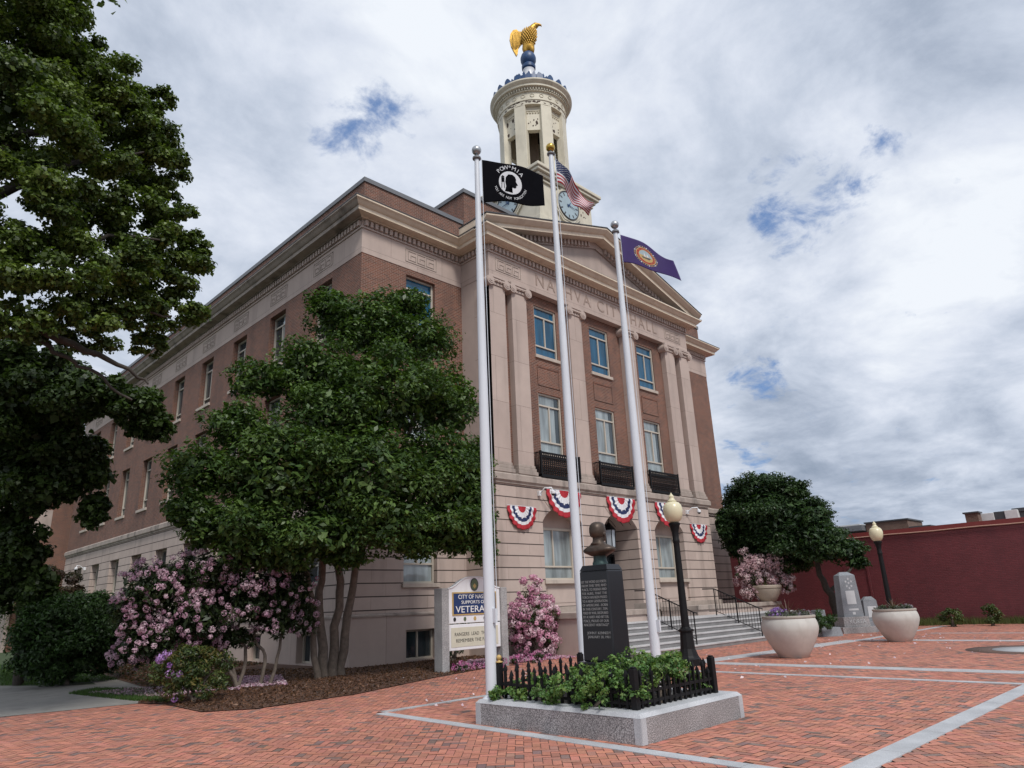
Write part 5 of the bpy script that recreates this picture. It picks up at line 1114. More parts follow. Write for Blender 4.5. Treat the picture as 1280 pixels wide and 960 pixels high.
def flag(label, origin, Pn, nu, nv, colorfn, mats, emblems):
    t = thing('flag', label, 'flag', origin)
    b = MB(); vs = [Pn(i/nu, j/nv) for j in range(nv+1) for i in range(nu+1)]
    o0 = len(b.v); b.v += [tuple(v) for v in vs]
    for j in range(nv):
        for i in range(nu):
            b.f.append((j*(nu+1)+i, j*(nu+1)+i+1, (j+1)*(nu+1)+i+1, (j+1)*(nu+1)+i)); b.m.append(colorfn((i+.5)/nu, (j+.5)/nv)); b.c.append(None); b.sm.append(True)
    co = b.build('cloth', mats, t)
    sm_ = co.modifiers.new('thick', 'SOLIDIFY'); sm_.thickness = .003; sm_.offset = 0
    for nm, mat, geo in emblems:
        e = MB()
        for vs2, fs2, off in geo:
            for sgn in (-1, 1):
                pts = []
                for (s, q) in vs2:
                    p = Pn(s, q); du = Pn(s+.01, q)-Pn(s-.01, q); dv = Pn(s, q+.01)-Pn(s, q-.01); n_ = np.cross(du, dv); n_ /= np.linalg.norm(n_); pts.append(p+n_*sgn*off)
                e.add(pts, fs2, smooth=True)
        e.build(nm, mat, co)
    return t
def disc(cx, cy, r, asp, n=28, rings=4, r0=0.0, a0=0, a1=2*PI):
    vs = []; fs = []
    for j in range(rings+1):
        rr_ = r0+(r-r0)*j/rings
        for k in range(n): a = a0+(a1-a0)*k/(n if a1-a0 > 6.2 else n-1); vs.append((cx+rr_*math.cos(a)/asp, cy+rr_*math.sin(a)))
    full = a1-a0 > 6.2
    for j in range(rings):
        for k in range(n if full else n-1): fs.append((j*n+k, j*n+(k+1) % n, (j+1)*n+(k+1) % n, (j+1)*n+k))
    return vs, fs
def poly_fan(pts, sub=3):
    c = np.mean(pts, 0); n = len(pts); vs = [tuple(c)]; fs = []
    for j in range(1, sub+1): vs += [tuple(c+(np.array(p)-c)*j/sub) for p in pts]
    for k in range(n): fs.append((0, 1+k, 1+(k+1) % n))
    for j in range(sub-1):
        for k in range(n): fs.append((1+j*n+k, 1+(j+1)*n+k, 1+(j+1)*n+(k+1) % n, 1+j*n+(k+1) % n))
    return vs, fs
def arc_text(txt, cx, cy, r, a0, a1, size, asp, inward=False):
    vs = []; fs = []; n = len(txt)
    for i, ch in enumerate(txt):
        if ch == ' ': continue
        v2, f2 = text_geo(ch, size); a = a0+(a1-a0)*(i+.5)/n; o = len(vs)
        up = np.array([math.cos(a), math.sin(a)]) * (-1 if inward else 1); rt = np.array([-up[1], up[0]])
        for v in v2:
            q = np.array([math.cos(a), math.sin(a)])*r+rt*v[0]+up*v[1]; vs.append((cx+q[0]/asp, cy+q[1]))
        fs += [tuple(o+k for k in f) for f in f2]
    return vs, fs
AS = 1.0/.62
# black remembrance flag
o1 = np.array(p1_)+SR*.09; o1[2] = 9.45
Pn = flag_surface(o1, 1.13, .90, .98, -.08, .40, .05, .6, gather=.24)
cx, cy, R_ = .46, .50, .30
sil = [(x*.30, y*.30) for x, y in [(-.55, .80), (-.42, .35), (-.48, -.05), (-.42, -.45), (-.18, -.72), (.15, -.74), (.38, -.58), (.46, -.35), (.44, -.15), (.60, .10), (.47, .16), (.46, .30), (.36, .42), (.10, .40), (.02, .62), (.12, .86)]]
tv = disc(cx, cy, R_, AS)
t1 = arc_text('POW*MIA', cx, cy, .40, rad(215), rad(325), .15, AS); t2_ = arc_text('YOU ARE NOT FORGOTTEN', cx, cy, .41, rad(165), rad(15), .085, AS, inward=True)
twr = [poly_fan([(cx+(x-.18)*1/AS, cy+y) for x, y in q], 1) for q in ([(-.05, -.12), (.03, -.12), (.03, .0), (-.05, .0)], [(-.06, -.13), (.04, -.13), (-.01, -.18)], [(-.045, .0), (-.03, .0), (-.04, .16), (-.055, .16)], [(.01, .0), (.025, .0), (.035, .16), (.02, .16)])]
flag('black flag with a white roundel of a bowed head, streaming from the left pole', o1, Pn, 40, 24, lambda s, t: 0, [M['blackcloth']],
 [('roundel', M['whitecloth'], [(tv[0], tv[1], .004)]), ('head_silhouette', M['blackcloth'], [(*poly_fan([(cx+x/AS+.01, cy+y) for x, y in sil], 4), .008)]+[(v, f, .0082) for v, f in twr]),
  ('flag_lettering', M['whitecloth'], [(t1[0], t1[1], .004), (t2_[0], t2_[1], .004)])])
# national flag, drooping
o2 = np.array(p2_)+SR*.09; o2[2] = 10.80
US_S = np.linspace(0, 1, 5)
US_T = np.array([(0, 0), (.21, -.34), (.38, -.72), (.50, -1.02), (.70, -1.36)]); US_B = np.array([(0, -.62), (.17, -.72), (.24, -.98), (.36, -1.28), (.66, -1.44)])
def smooth_(s, P):
    k = min(int(s*4), 3); f = s*4-k; g_ = lambda q: P[min(max(q, 0), 4)]
    a, b_, c, d = g_(k-1), g_(k), g_(k+1), g_(k+2)
    return .5*(2*b_+(c-a)*f+(2*a-5*b_+4*c-d)*f*f+(3*b_-a-3*c+d)*f**3)
def Pu(s, t):
    s_ = min(max(s, 0), 1); e = smooth_(s_, US_T)*(1-t)+smooth_(s_, US_B)*t
    fold = (.09*math.sin(2+8*s+2.5*t)+.04*math.sin(17*s-3*t))*min(1, 2*s)
    return o2+SR*(e[0]+.03*math.sin(9*s+2*t)*s)+SF*(-.12*s+fold+.25*(t-.5)*s)+np.array([0, 0, e[1]])
stars = []
for r_ in range(9):
    for c in range(6 if r_ % 2 == 0 else 5):
        u = (.035+(c+(0 if r_ % 2 == 0 else .5))*.066); v_ = .03+r_*.0585
        pts = [(u+(.020 if k % 2 == 0 else .008)*math.cos(PI/5*k-PI/2)/1.3, v_+(.028 if k % 2 == 0 else .011)*math.sin(PI/5*k-PI/2)) for k in range(10)]
        stars.append((*poly_fan(pts, 1), .004))
flag('red white and blue striped flag with stars, drooping from the tallest pole before the clock', o2, Pu, 40, 26, lambda s, t: 2 if (s < .41 and t < 7/13) else (0 if int(t*13) % 2 == 0 else 1), [M['redcloth'], M['whitecloth'], M['bluecloth']], [('stars', M['whitecloth'], stars)])
# state flag
o3 = np.array(p3_)+SR*.09; o3[2] = 9.02
Pv = flag_surface(o3, 1.06, .66, .98, -.10, .72, .07, 2.1, skew=.10, gather=.28)
cx, cy = .45, .52
ship = [poly_fan([(cx+x/AS, cy+y) for x, y in q], 1) for q in ([(-.14, .05), (.15, .02), (.10, .10), (-.10, .11)], [(-.06, .04), (-.05, -.13), (.0, .03)], [(.02, .03), (.04, -.12), (.09, .02)])]
dots = [(*disc(cx+.335*math.cos(2*PI*k/9)/AS, cy+.335*math.sin(2*PI*k/9), .022, AS, 8, 1), .0045) for k in range(9)]
lv = []
for k in range(36):
    a = 2*PI*k/36; r_ = .335
    if k % 4: lv.append((*disc(cx+r_*math.cos(a)/AS, cy+r_*math.sin(a), .017, AS, 6, 1), .004))
flag('violet blue flag with a round gold ringed seal, flying from the pole nearest the lamp', o3, Pv, 40, 24, lambda s, t: 0, [M['purplecloth']],
 [('laurel_ring', M['goldpaint'], lv+[(*disc(cx, cy, .30, AS, 36, 1, .278), .004), (*disc(cx, cy, .215, AS, 36, 1, .20), .0055)]), ('seal_band', M['redcloth'], [(*disc(cx, cy, .278, AS, 36, 1, .215), .004)]), ('seal_lettering', M['goldpaint'], [(*arc_text('SEAL OF THE STATE OF NEW HAMPSHIRE 1776', cx, cy, .246, -PI*1.25, PI*.6, .05, AS), .0065)]), ('seal_stars', M['whitecloth'], dots),
  ('seal_sky', M['clockface'], [(*disc(cx, cy, .20, AS, 30, 3, 0, PI, 2*PI), .0045)]), ('seal_ground', M['goldpaint'], [(*disc(cx, cy, .20, AS, 30, 3, 0, 0, PI), .0045)]), ('seal_ship', M['lead'], [(v, f, .0065) for v, f in ship[:1]]), ('seal_sails', M['whitecloth'], [(v, f, .0065) for v, f in ship[1:]])])

# ------------------------------------------------------------------ bunting
def bunting(label, c, W, H):
    x, z = c; t = thing('bunting', label, 'bunting', (x, YP-.06, z), 'patriotic fans over the entrance arches')
    na, nr = 48, 22; rings = []
    for j in range(nr+1):
        r_ = j/nr; row = []
        for i in range(na+1):
            a = PI*i/na; pl_ = (math.sin(i*2*PI*9/na))*.035*r_
            sc = 1+.035*abs(math.sin(i*PI*9/na))*(r_ > .9)
            xx = x-W/2*r_*math.cos(a)*sc*(1-.06*math.sin(a)); zz = z-H*r_*math.sin(a)**.85*sc
            row.append((xx, YP-.055+pl_-.03*r_*math.sin(a), zz))
        rings.append(row)
    b = MB(); b.v = [p for r_ in rings for p in r_]
    for j in range(nr):
        r_ = (j+.5)/nr
        for i in range(na):
            if r_ < .26: m_ = 0
            elif r_ < .48: m_ = 1
            elif r_ < .66: m_ = 2 if (i // 2) % 4 != 3 or r_ > .53 else 1
            elif r_ < .83: m_ = 1
            else: m_ = 0
            b.f.append((j*(na+1)+i, j*(na+1)+i+1, (j+1)*(na+1)+i+1, (j+1)*(na+1)+i)); b.m.append(m_); b.c.append(None); b.sm.append(True)
    co = b.build('pleated_fan', [M['redcloth'], M['whitecloth'], M['bluecloth']], t); sm_ = co.modifiers.new('thick', 'SOLIDIFY'); sm_.thickness = .004
    b = MB(); b.tube([(x-W/2-.02, YP-.05, z+.01), (x, YP-.055, z+.015), (x+W/2+.02, YP-.05, z+.01)], .012, 6); b.build('header_tape', M['whitecloth'], co)
bunting('small red white and blue fan at the far left end of the arcade wall', (17.80, 4.95), 1.42, .80)
bunting('large bunting fan above the left arched window', (20.13, 5.70), 1.92, 1.0)
bunting('large bunting fan hanging over the entrance arch', (23.72, 5.70), 1.88, 1.02)
bunting('large bunting fan above the right arched window, behind the lamp globe', (27.15, 5.70), 1.88, 1.02)
bunting('small red white and blue fan at the far right end of the arcade wall', (29.62, 4.88), 1.42, .82)
def seccam(label, x, y, z, n=(0, -1)):
    t = thing('security_camera', label, 'camera', (x, y, z), 'white security cameras on the walls'); nx, ny = n
    b = MB(); b.box(x-.06, x+.06, y-.06 if ny else y-.06, y+.06, z-.10, z+.08); b.build('mount_box', M['white'], t, bevel=.01)
    q = np.array([x+nx*.06, y+ny*.06, z]); e = np.array([nx, ny, 0]); r_ = np.array([-ny, nx, 0])
    b = MB(); b.tube([q, q+e*.22+[0, 0, .16], q+e*.40+r_*.16+[0, 0, .16], q+e*.44+r_*.2+[0, 0, .03]], .026, 8); b.build('arm', M['white'], t)
    c = q+e*.44+r_*.2; b = MB(); b.lathe([(.05, .06), (.085, .03), (.09, -.05), (.085, -.07)], c[0], c[1], 16, cz=c[2]); h = b.build('housing', M['white'], t, autosmooth=40)
    b = MB(); b.lathe([(.078, -.071), (.06, -.12), (.02, -.145)], c[0], c[1], 14, cz=c[2]); b.build('dome', M['blackstone'], h)
seccam('white security camera on the stone between the left small bunting and the left large bunting', 18.75, YP-.06, 5.5)
seccam('white security camera on the stone just right of the lamp globe', 28.75, YP-.06, 5.42)
seccam('white security camera on the side wall between the farthest ground windows', XL-.06, 49.2, 4.75, (-1, 0))
lt = thing('hanging_lantern', 'black iron lantern with pale glass hanging in the entrance arch', 'lantern', (arx[1]-.1, YP+.55, 3.75))
lx, ly = arx[1]-.1, YP+.55
b = MB(); b.tube([(lx, ly, 5.05), (lx, ly, 4.7)], .02, 6); b.lathe([(.05, 4.72), (.12, 4.62), (.26, 4.45), (.28, 4.42)], lx, ly, 6, smooth=False); b.lathe([(.24, 3.72), (.1, 3.62), (.02, 3.5)], lx, ly, 6, smooth=False)
for k in range(6): b.tube([(lx+.25*math.cos(PI/3*k), ly+.25*math.sin(PI/3*k), 4.43), (lx+.22*math.cos(PI/3*k), ly+.22*math.sin(PI/3*k), 3.72)], .018, 5)
b.build('lantern_frame', M['ironpaint'], lt); b = MB(); b.lathe([(.235, 4.42), (.205, 3.73)], lx, ly, 6, smooth=False); b.build('lantern_glass', plain('frosted_lantern_glass', (.38, .42, .46), .3), lt)

# ------------------------------------------------------------------ steps, terrace and rails
st = thing('entrance_steps', 'broad flight of grey granite steps rising to the arched entrance', 'steps', (23.5, 13.6, 0))
b = MB(); c_ = MB(); fy = 12.8
for k in range(6):
    xa = 17.4; z = .152*(k+1); yb = 17.44 if k == 5 else fy+.30*(k+1)+.012
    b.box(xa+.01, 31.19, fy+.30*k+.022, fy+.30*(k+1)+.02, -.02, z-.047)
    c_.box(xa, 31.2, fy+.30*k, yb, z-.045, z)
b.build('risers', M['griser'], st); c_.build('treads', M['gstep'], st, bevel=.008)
tr = thing('terrace_wall', 'low tan stone terrace wall with grey coping right of the steps', 'wall', (29.5, 16.5, 0))
b = MB(); b.box(25.75, 33.0, 15.75, 17.45, .0, 1.12); b.build('wall_face', M['smooth'], tr); b = MB(); b.box(25.70, 33.08, 15.68, 17.47, 1.122, 1.29); b.build('coping', M['belt'], tr, bevel=.012)
tl = thing('terrace_wall', 'low tan stone terrace wall with grey coping left of the steps, behind the pedestal', 'wall', (19, 16.2, 0))
b = MB(); b.box(17.35, 21.0, 14.85, 17.45, .0, 1.12); b.build('wall_face', M['smooth'], tl); b = MB(); b.box(17.29, 21.06, 14.79, 17.47, 1.122, 1.30); b.build('coping', M['belt'], tl, bevel=.012)
def railing(label, x):
    t = thing('handrail', label, 'handrail', (x, 13, 0), 'black iron handrails on the entrance steps'); b = MB()
    y0, z0, y1, z1 = 12.98, .152, 14.75, .912
    for y, z in ((y0, z0), ((y0+y1)/2, .608), (y1, z1)): b = MB(); b.tube([(x, y, z), (x, y, z+.98)], .021, 8); b.build('post', M['iron'], t)
    b = MB()
    b.tube([(x, y0-.12, z0+.90), (x, y0-.14, z0+.96), (x, y0, z0+.99), (x, y1, z1+.99), (x, y1+.5, z1+1.0)], .021, 8); b.tube([(x, y0, z0+.16), (x, y1, z1+.16), (x, y1+.3, z1+.16)], .014, 6); b.build('rails', M['iron'], t)
    b = MB()
    for i in range(1, 16):
        f = i/15.5; y, z = y0+(y1-y0)*f, z0+(z1-z0)*f; b.tube([(x, y, z+.16), (x, y, z+.98)], .0085, 5)
    b.build('balusters', M['iron'], t)
railing('left hand black iron handrail, running up the steps behind the lamp post', 20.95); railing('right hand black iron handrail, running up the steps by the terrace wall', 25.45)

# ------------------------------------------------------------------ lamps
def lamp(label, x, y, s=1.0):
    t = thing('lamp_post', label, 'street lamp', (x, y, 0), 'black lamp posts with cream globes')
    b = MB(); b.lathe([(.30*s, 0), (.30*s, .16*s), (.27*s, .19*s), (.24*s, .24*s), (.185*s, .40*s), (.16*s, .72*s), (.155*s, .80*s), (.20*s, .82*s), (.20*s, .86*s), (.13*s, .885*s), (.12*s, .92*s)], x, y, 12, smooth=False); b.build('base', M['ironpaint'], t)
    b = MB(); b.lathe([(.105*s, .90*s), (.10*s, 1.2*s), (.082*s, 2.9*s), (.082*s, 3.02*s), (.095*s, 3.05*s), (.095*s, 3.1*s), (.082*s, 3.13*s), (.09*s, 3.3*s), (.13*s, 3.46*s), (.155*s, 3.5*s), (.155*s, 3.54*s), (.11*s, 3.56*s)], x, y, 16); b.build('shaft', M['ironpaint'], t, autosmooth=35)
    b = MB(); b.lathe([(.10*s, 3.55*s), (.19*s, 3.62*s), (.245*s, 3.75*s), (.262*s, 3.88*s), (.235*s, 4.01*s), (.18*s, 4.08*s), (.12*s, 4.10*s), (.13*s, 4.13*s), (.085*s, 4.16*s), (.065*s, 4.22*s), (.075*s, 4.25*s), (.045*s, 4.29*s), (.02*s, 4.33*s), (.004*s, 4.36*s)], x, y, 28); b.build('globe', M['globe'], t, autosmooth=50)
lamp('black fluted lamp post with cream acorn globe standing before the steps', 16.05, 10.22, .985)
lamp('black lamp post with cream acorn globe against the maroon wall', 29.3, 9.68, .955)

# ------------------------------------------------------------------ big pots
def spiky(mb, x, y, z, n, L_, seed):
    r = random.Random(seed)
    for i in range(n):
        a = r.uniform(0, 2*PI); el = r.uniform(.5, 1.35); l = L_*r.uniform(.6, 1.1); ca, sa = math.cos(a), math.sin(a); w = .018
        p = [np.array([x+ca*l*f*math.cos(el), y+sa*l*f*math.cos(el), z+l*f*math.sin(el)-.25*l*f*f]) for f in (0, .4, .75, 1)]; s_ = np.array([-sa, ca, 0])
        for k in range(3):
            w0, w1 = w*(1-k*.2), w*(1-(k+1)*.33)
            mb.add([p[k]-s_*w0, p[k]+s_*w0, p[k+1]+s_*w1, p[k+1]-s_*w1], [(0, 1, 2, 3)], col=(.13, .075, .055))
def bigpot(label, x, y, s, seed, viol):
    t = thing('planter_pot', label, 'plant pot', (x, y, 0), 'large rounded cast stone pots')
    b = MB(); b.lathe([(.34, 0), (.37, .02), (.47, .17), (.58, .36), (.67, .54), (.715, .68), (.725, .76), (.715, .85), (.69, .93), (.655, 1.0)], x, y, 56); b.v = [(x+(v[0]-x)*s, y+(v[1]-y)*s, v[2]*s) for v in b.v]; bw = b.build('bowl', M['pot'], t, autosmooth=50)
    b = MB(); b.lathe([(.65, .99), (.68, 1.0), (.69, 1.035), (.675, 1.06), (.61, 1.06), (.60, 1.0)], x, y, 56); b.v = [(x+(v[0]-x)*s, y+(v[1]-y)*s, v[2]*s) for v in b.v]; b.build('rim', M['potrim'], bw, autosmooth=50)
    b = MB(); b.lathe([(.01, 1.02), (.605, 1.015)], x, y, 32); b.v = [(x+(v[0]-x)*s, y+(v[1]-y)*s, v[2]*s) for v in b.v]; b.build('soil', M['soil'], t)
    b = MB(); spiky(b, x, y, 1.02*s, 26, .62*s, seed); b.build('spiky_leaves', M['leaf'], t)
    B_ = [((x+.4*s*math.cos(a), y+.4*s*math.sin(a), 1.07*s), (.22*s, .22*s, .10*s)) for a in np.linspace(0, 2*PI, 8)[:-1]]
    crown('bedding_leaves', t, B_, 2200, .055, seed, [(.06, .09, .04), (.09, .10, .08), (.14, .14, .13)], sub=8, subr=.4)
    lp = np.array([x, y, 1.13*s])-.33*s*SR-.2*s*SF
    if viol: trusses('violet_flowers', t, [(lp, (.22*s, .22*s, .11*s))], 40, .045, 12, .035, seed, [(.30, .16, .46), (.36, .22, .52)])
    trusses('pale_flowers', t, [(np.array([x, y, 1.1*s])+.33*s*SR-.15*s*SF, (.25*s, .22*s, .08*s))], 26, .035, 10, .03, seed+1, [(.35, .30, .36), (.45, .38, .42)])
bigpot('large round pale stone pot with violet flowers, in front of the steps', 18.9, 8.84, .99, 81, True)
bigpot('large round pale stone pot with no violet flowers, farther right by the memorial', 25.4, 8.3, .945, 85, False)
ux, uy = 32.35, 15.95
u = thing('urn_planter', 'wide shallow tan stone bowl planter on the end of the terrace wall', 'planter', (ux, uy, 1.29))
b = MB(); b.lathe([(.30, 1.292), (.34, 1.31), (.46, 1.48), (.60, 1.72), (.63, 1.84), (.60, 1.86), (.655, 1.89), (.67, 1.99), (.64, 2.02), (.57, 2.02), (.55, 1.9), (.01, 1.9)], ux, uy, 40); b.build('bowl', M['urn'], u, autosmooth=35)
UA = [(A(x, y, D), (rx*mpp(A(x, y, D)),)*2+(ry*mpp(A(x, y, D)),)) for x, y, rx, ry, D in ((940, 708, 17, 13, 36.5), (962, 704, 20, 12, 36.6), (982, 716, 13, 15, 36.6), (930, 720, 13, 13, 36.4), (950, 728, 20, 12, 36.4), (978, 730, 15, 12, 36.6), (945, 741, 16, 8, 36.4), (930, 692, 6, 6, 36.4))]
ua = shrub('azalea', 'pale pink azalea blooming behind the stone bowl planter by the tree', 'shrub', (33.2, 17.75, 0), UA, 6000, .11, 88, [(.04, .055, .02), (.06, .06, .025)], sub=12, subr=.35)
trusses('blossom', ua, UA, 330, .13, 34, .08, 89, [(.66, .46, .48), (.60, .40, .44), (.70, .56, .56)], front=(-.6, -.4, .1))

# ------------------------------------------------------------------ veterans sign
sy = 15.0
sg = thing('sign_board', 'white arched sign with blue panel and letter board between two granite posts', 'sign', (13.2, sy, 0))
for xa, xb in ((12.05, 12.29), (14.19, 14.43)):
    b = MB(); b.box(xa, xb, sy-.02, sy+.32, -.03, 2.1); b.build('post', M['gpost'], sg, bevel=.015)
P = Pf(sy+.04); u0, u1 = 12.295, 14.185; um = (u0+u1)/2
top_ = []
for i in range(33):
    f = abs(i/16-1); u = u0+(u1-u0)*i/32
    z = 2.37 if f < .22 else 2.08+.29*(.5+.5*math.cos(PI*min(1, (f-.22)/.78)))
    top_.append((u, z))
b = MB(); b.prism([(u0, 1.20), (u1, 1.20)]+top_[::-1], P, 0, .18); bo = b.build('upper_board', M['white'], sg)
b = MB(); b.tube([P(u, z+.012, .0) for u, z in top_], .022, 6); b.build('arched_moulding', M['white'], bo)
b = MB(); b.mbox(P, 12.44, 14.04, 1.40, 1.995, -.022, -.002); b.build('gold_border', M['goldpaint'], bo)
b = MB(); b.mbox(P, 12.475, 14.005, 1.435, 1.96, -.03, -.0225); b.build('blue_panel', M['navy'], bo)
b = MB()
for txt, z, sz, wd in (('CITY OF NASHUA', 1.865, .155, 1.22), ('SUPPORTS OUR', 1.725, .12, 1.0), ('VETERANS', 1.54, .24, 1.40)):
    vs, fs = text_geo(txt, sz, extrude=.003); w_ = max(v[0] for v in vs)-min(v[0] for v in vs); k_ = wd/w_
    b.add([P(um+v[0]*k_, z+v[1], -.034-v[2]) for v in vs], fs)
b.build('sign_lettering', M['letter'], bo)
b = MB()
for i in range(5):
    uc = 12.52+i*.36; b.prism([(uc+.045*math.cos(t), 1.30+.055*math.sin(t)) for t in np.linspace(0, 2*PI, 13)[:-1]], P, -.012, -.002, mi=i % 3)
b.build('service_emblems', [M['ink'], M['seal'], M['goldpaint']], bo)
b = MB(); b.prism([(um+.145*math.cos(t), 2.19+.17*math.sin(t)) for t in np.linspace(0, 2*PI, 33)[:-1]], P, -.014, -.002); so = b.build('city_seal', M['lead'], bo)
b = MB(); b.prism([(um+.115*math.cos(t), 2.19+.14*math.sin(t)) for t in np.linspace(0, 2*PI, 33)[:-1]], P, -.018, -.0145); b.build('seal_face', M['seal'], so)
b = MB(); b.prism([(um+r_*math.cos(t)*.9, 2.15+r_*math.sin(t)) for t, r_ in zip(np.linspace(0, 2*PI, 9)[:-1], (.07, .05)*4)], P, -.021, -.0185); b.build('seal_emblem', M['goldpaint'], so)
b = MB(); b.mbox(P, u0, u1, .52, 1.17, 0, .18); lo = b.build('letter_board', M['white'], sg, bevel=.012)
b = MB(); b.mbox(P, u0+.10, u1-.10, .60, 1.09, -.008, -.001); b.build('letter_panel', M['board'], lo)
b = MB()
for txt, z, wd in (('RANGERS  LEAD  THE WAY', .915, 1.46), ('REMEMBER THE FALLEN', .755, 1.36)):
    vs, fs = text_geo(txt, .125, extrude=.001, spacing=1.05); w_ = max(v[0] for v in vs)-min(v[0] for v in vs); b.add([P(um+v[0]*wd/w_, z+v[1], -.011-v[2]) for v in vs], fs)
b.build('board_letters', M['ink'], lo)
for i, (f, s_) in enumerate(((12.55, .14), (13.9, .16), (14.7, .15), (15.4, .18))):
    z = thing('azalea', ['low magenta azalea clump at the foot of the left sign post', 'low magenta azalea clump under the letter board', 'low pink azalea clump at the foot of the right sign post', 'low pink azalea clump between the sign and the cone shaped azalea'][i], 'flower clump', (f, sy-.1, 0), 'low azaleas along the bed edge')
    B_ = [((f, sy-.12, .12), (s_*1.7, s_, s_*.9))]; crown('foliage', z, B_, 700, .05, 90+i, [(.05, .07, .03), (.03, .05, .02)], sub=8, subr=.4); trusses('blossom', z, B_, 26, .05, 12, .035, 95+i, [(.55, .12, .34), (.62, .24, .44), (.62, .4, .5)])

# ------------------------------------------------------------------ memorial stones by the maroon wall
def rotbox(mb, c, ang, hx, hy, z0, z1, tx=1.0, ty=1.0, mi=0):
    ca, sa = math.cos(ang), math.sin(ang)
    q = lambda x, y, z: (c[0]+ca*x-sa*y, c[1]+sa*x+ca*y, z)
    mb.hexa([q(-hx, -hy, z0), q(hx, -hy, z0), q(hx, hy, z0), q(-hx, hy, z0), q(-hx*tx, -hy*ty, z1), q(hx*tx, -hy*ty, z1), q(hx*tx, hy*ty, z1), q(-hx*tx, hy*ty, z1)], mi)
    return q
mc = A(1067, 789, 32.6); ang = rad(-38)
mo = thing('memorial_stone', 'tall grey granite war memorial shaft with pale tablet and stars before the maroon wall', 'memorial', (mc[0], mc[1], 0))
b = MB(); rotbox(b, mc, ang, .72, .5, -.02, .24); rotbox(b, mc, ang, .56, .36, .242, .62, .97, .97); b.build('stepped_base', M['granite'], mo, bevel=.012)
b = MB(); rotbox(b, mc, ang, .43, .24, .622, 2.22, .80, .85); rotbox(b, mc, ang, .345, .205, 2.221, 2.36, .5, .1); b.build('shaft', M['grave'], mo, bevel=.008)
b = MB(); q = rotbox(b, mc, ang, .001, .001, 1.0, 1.001)
def plate(b, x0, x1, z0, z1, off=.0):
    def yy(z): return -.24*(1-.15*(z-.62)/1.6)-.006-off
    b.add([q(x0, yy(z0), z0), q(x1, yy(z0), z0), q(x1, yy(z1), z1), q(x0, yy(z1), z1)], [(0, 1, 2, 3)])
plate(b, -.19, .20, 1.10, 1.62); plate(b, -.17, .24, .86, .93); plate(b, -.04, .08, .70, .80)
for (x, z) in ((.02, 2.08), (-.1, 1.98), (.14, 1.98), (.02, 1.92), (-.08, 1.8), (.12, 1.8), (.02, 1.72)): 
    def yy(z): return -.24*(1-.15*(z-.62)/1.6)-.007
    b.add([q(x+(.055 if k % 2 == 0 else .025)*math.sin(PI/5*k), yy(z), z+(.06 if k % 2 == 0 else .026)*math.cos(PI/5*k)) for k in range(10)], [tuple(range(10))])
b.build('pale_tablet', M['inlay'], mo)
b = MB()
for i in range(9): pass
vs, fs = text_geo('KOREA', .22, extrude=.004); b.add([q(v[0]*1.0+.03, -.37-v[2], .43+v[1]) for v in vs], fs); b.build('raised_letters', M['inlay'], mo)
m2 = A(1092, 788, 33.4)
ms = thing('memorial_stone', 'short slanted grey memorial with a pale panel right of the tall shaft', 'memorial', (m2[0], m2[1], 0))
b = MB(); rotbox(b, m2, ang, .5, .34, -.02, .42); b.build('base', M['grave'], ms, bevel=.012); b = MB(); q2 = rotbox(b, m2, ang, .34, .14, .422, 1.22, .85, .8); rotbox(b, m2, ang, .28, .11, 1.221, 1.36, .5, .6); b.build('tablet_stone', M['grave'], ms, bevel=.01)
b = MB(); b.add([q2(-.18, -.147, .55), q2(.24, -.147, .55), q2(.22, -.13, .98), q2(-.16, -.13, .98)], [(0, 1, 2, 3)]); b.build('pale_panel', M['inlay'], ms)
m3 = A(1036, 792, 30.5)
m3s = thing('memorial_stone', 'low wedge of grey granite behind the nearer pot', 'memorial', (m3[0], m3[1], 0))
b = MB(); rotbox(b, m3, ang, .42, .3, -.02, .32, .9, .75); rotbox(b, m3+np.array([.3, .4, 0]), ang, .2, .2, .0, .95, .95, .9); b.build('block', M['grave'], m3s, bevel=.012)
bp_ = A(1030, 786, 30.0)
shrub('boxwood', 'clipped round boxwood ball behind the nearer pot', 'shrub', bp_, [((bp_[0], bp_[1], .55), (.42, .42, .42))], 3500, .06, 101, [(.035, .075, .02), (.05, .10, .028)], sub=26, subr=.28, stems=False)
for i, (x, y, D, rx, h) in enumerate(((1048, 780, 34.5, .7, .5), (1104, 782, 34.5, .6, .45))):
    c = A(x, y, D); shrub('hedge', ['dark trimmed hedge between the low stone and the tall memorial', 'dark trimmed hedge behind the short slanted memorial'][i], 'hedge', c, [((c[0]-.4, c[1]+.3, h*.7), (rx, .5, h*.75)), ((c[0]+.4, c[1]-.2, h*.7), (rx, .5, h*.75))], 4000, .07, 103+i, [(.022, .05, .014), (.032, .065, .018)], sub=24, subr=.3, stems=False)
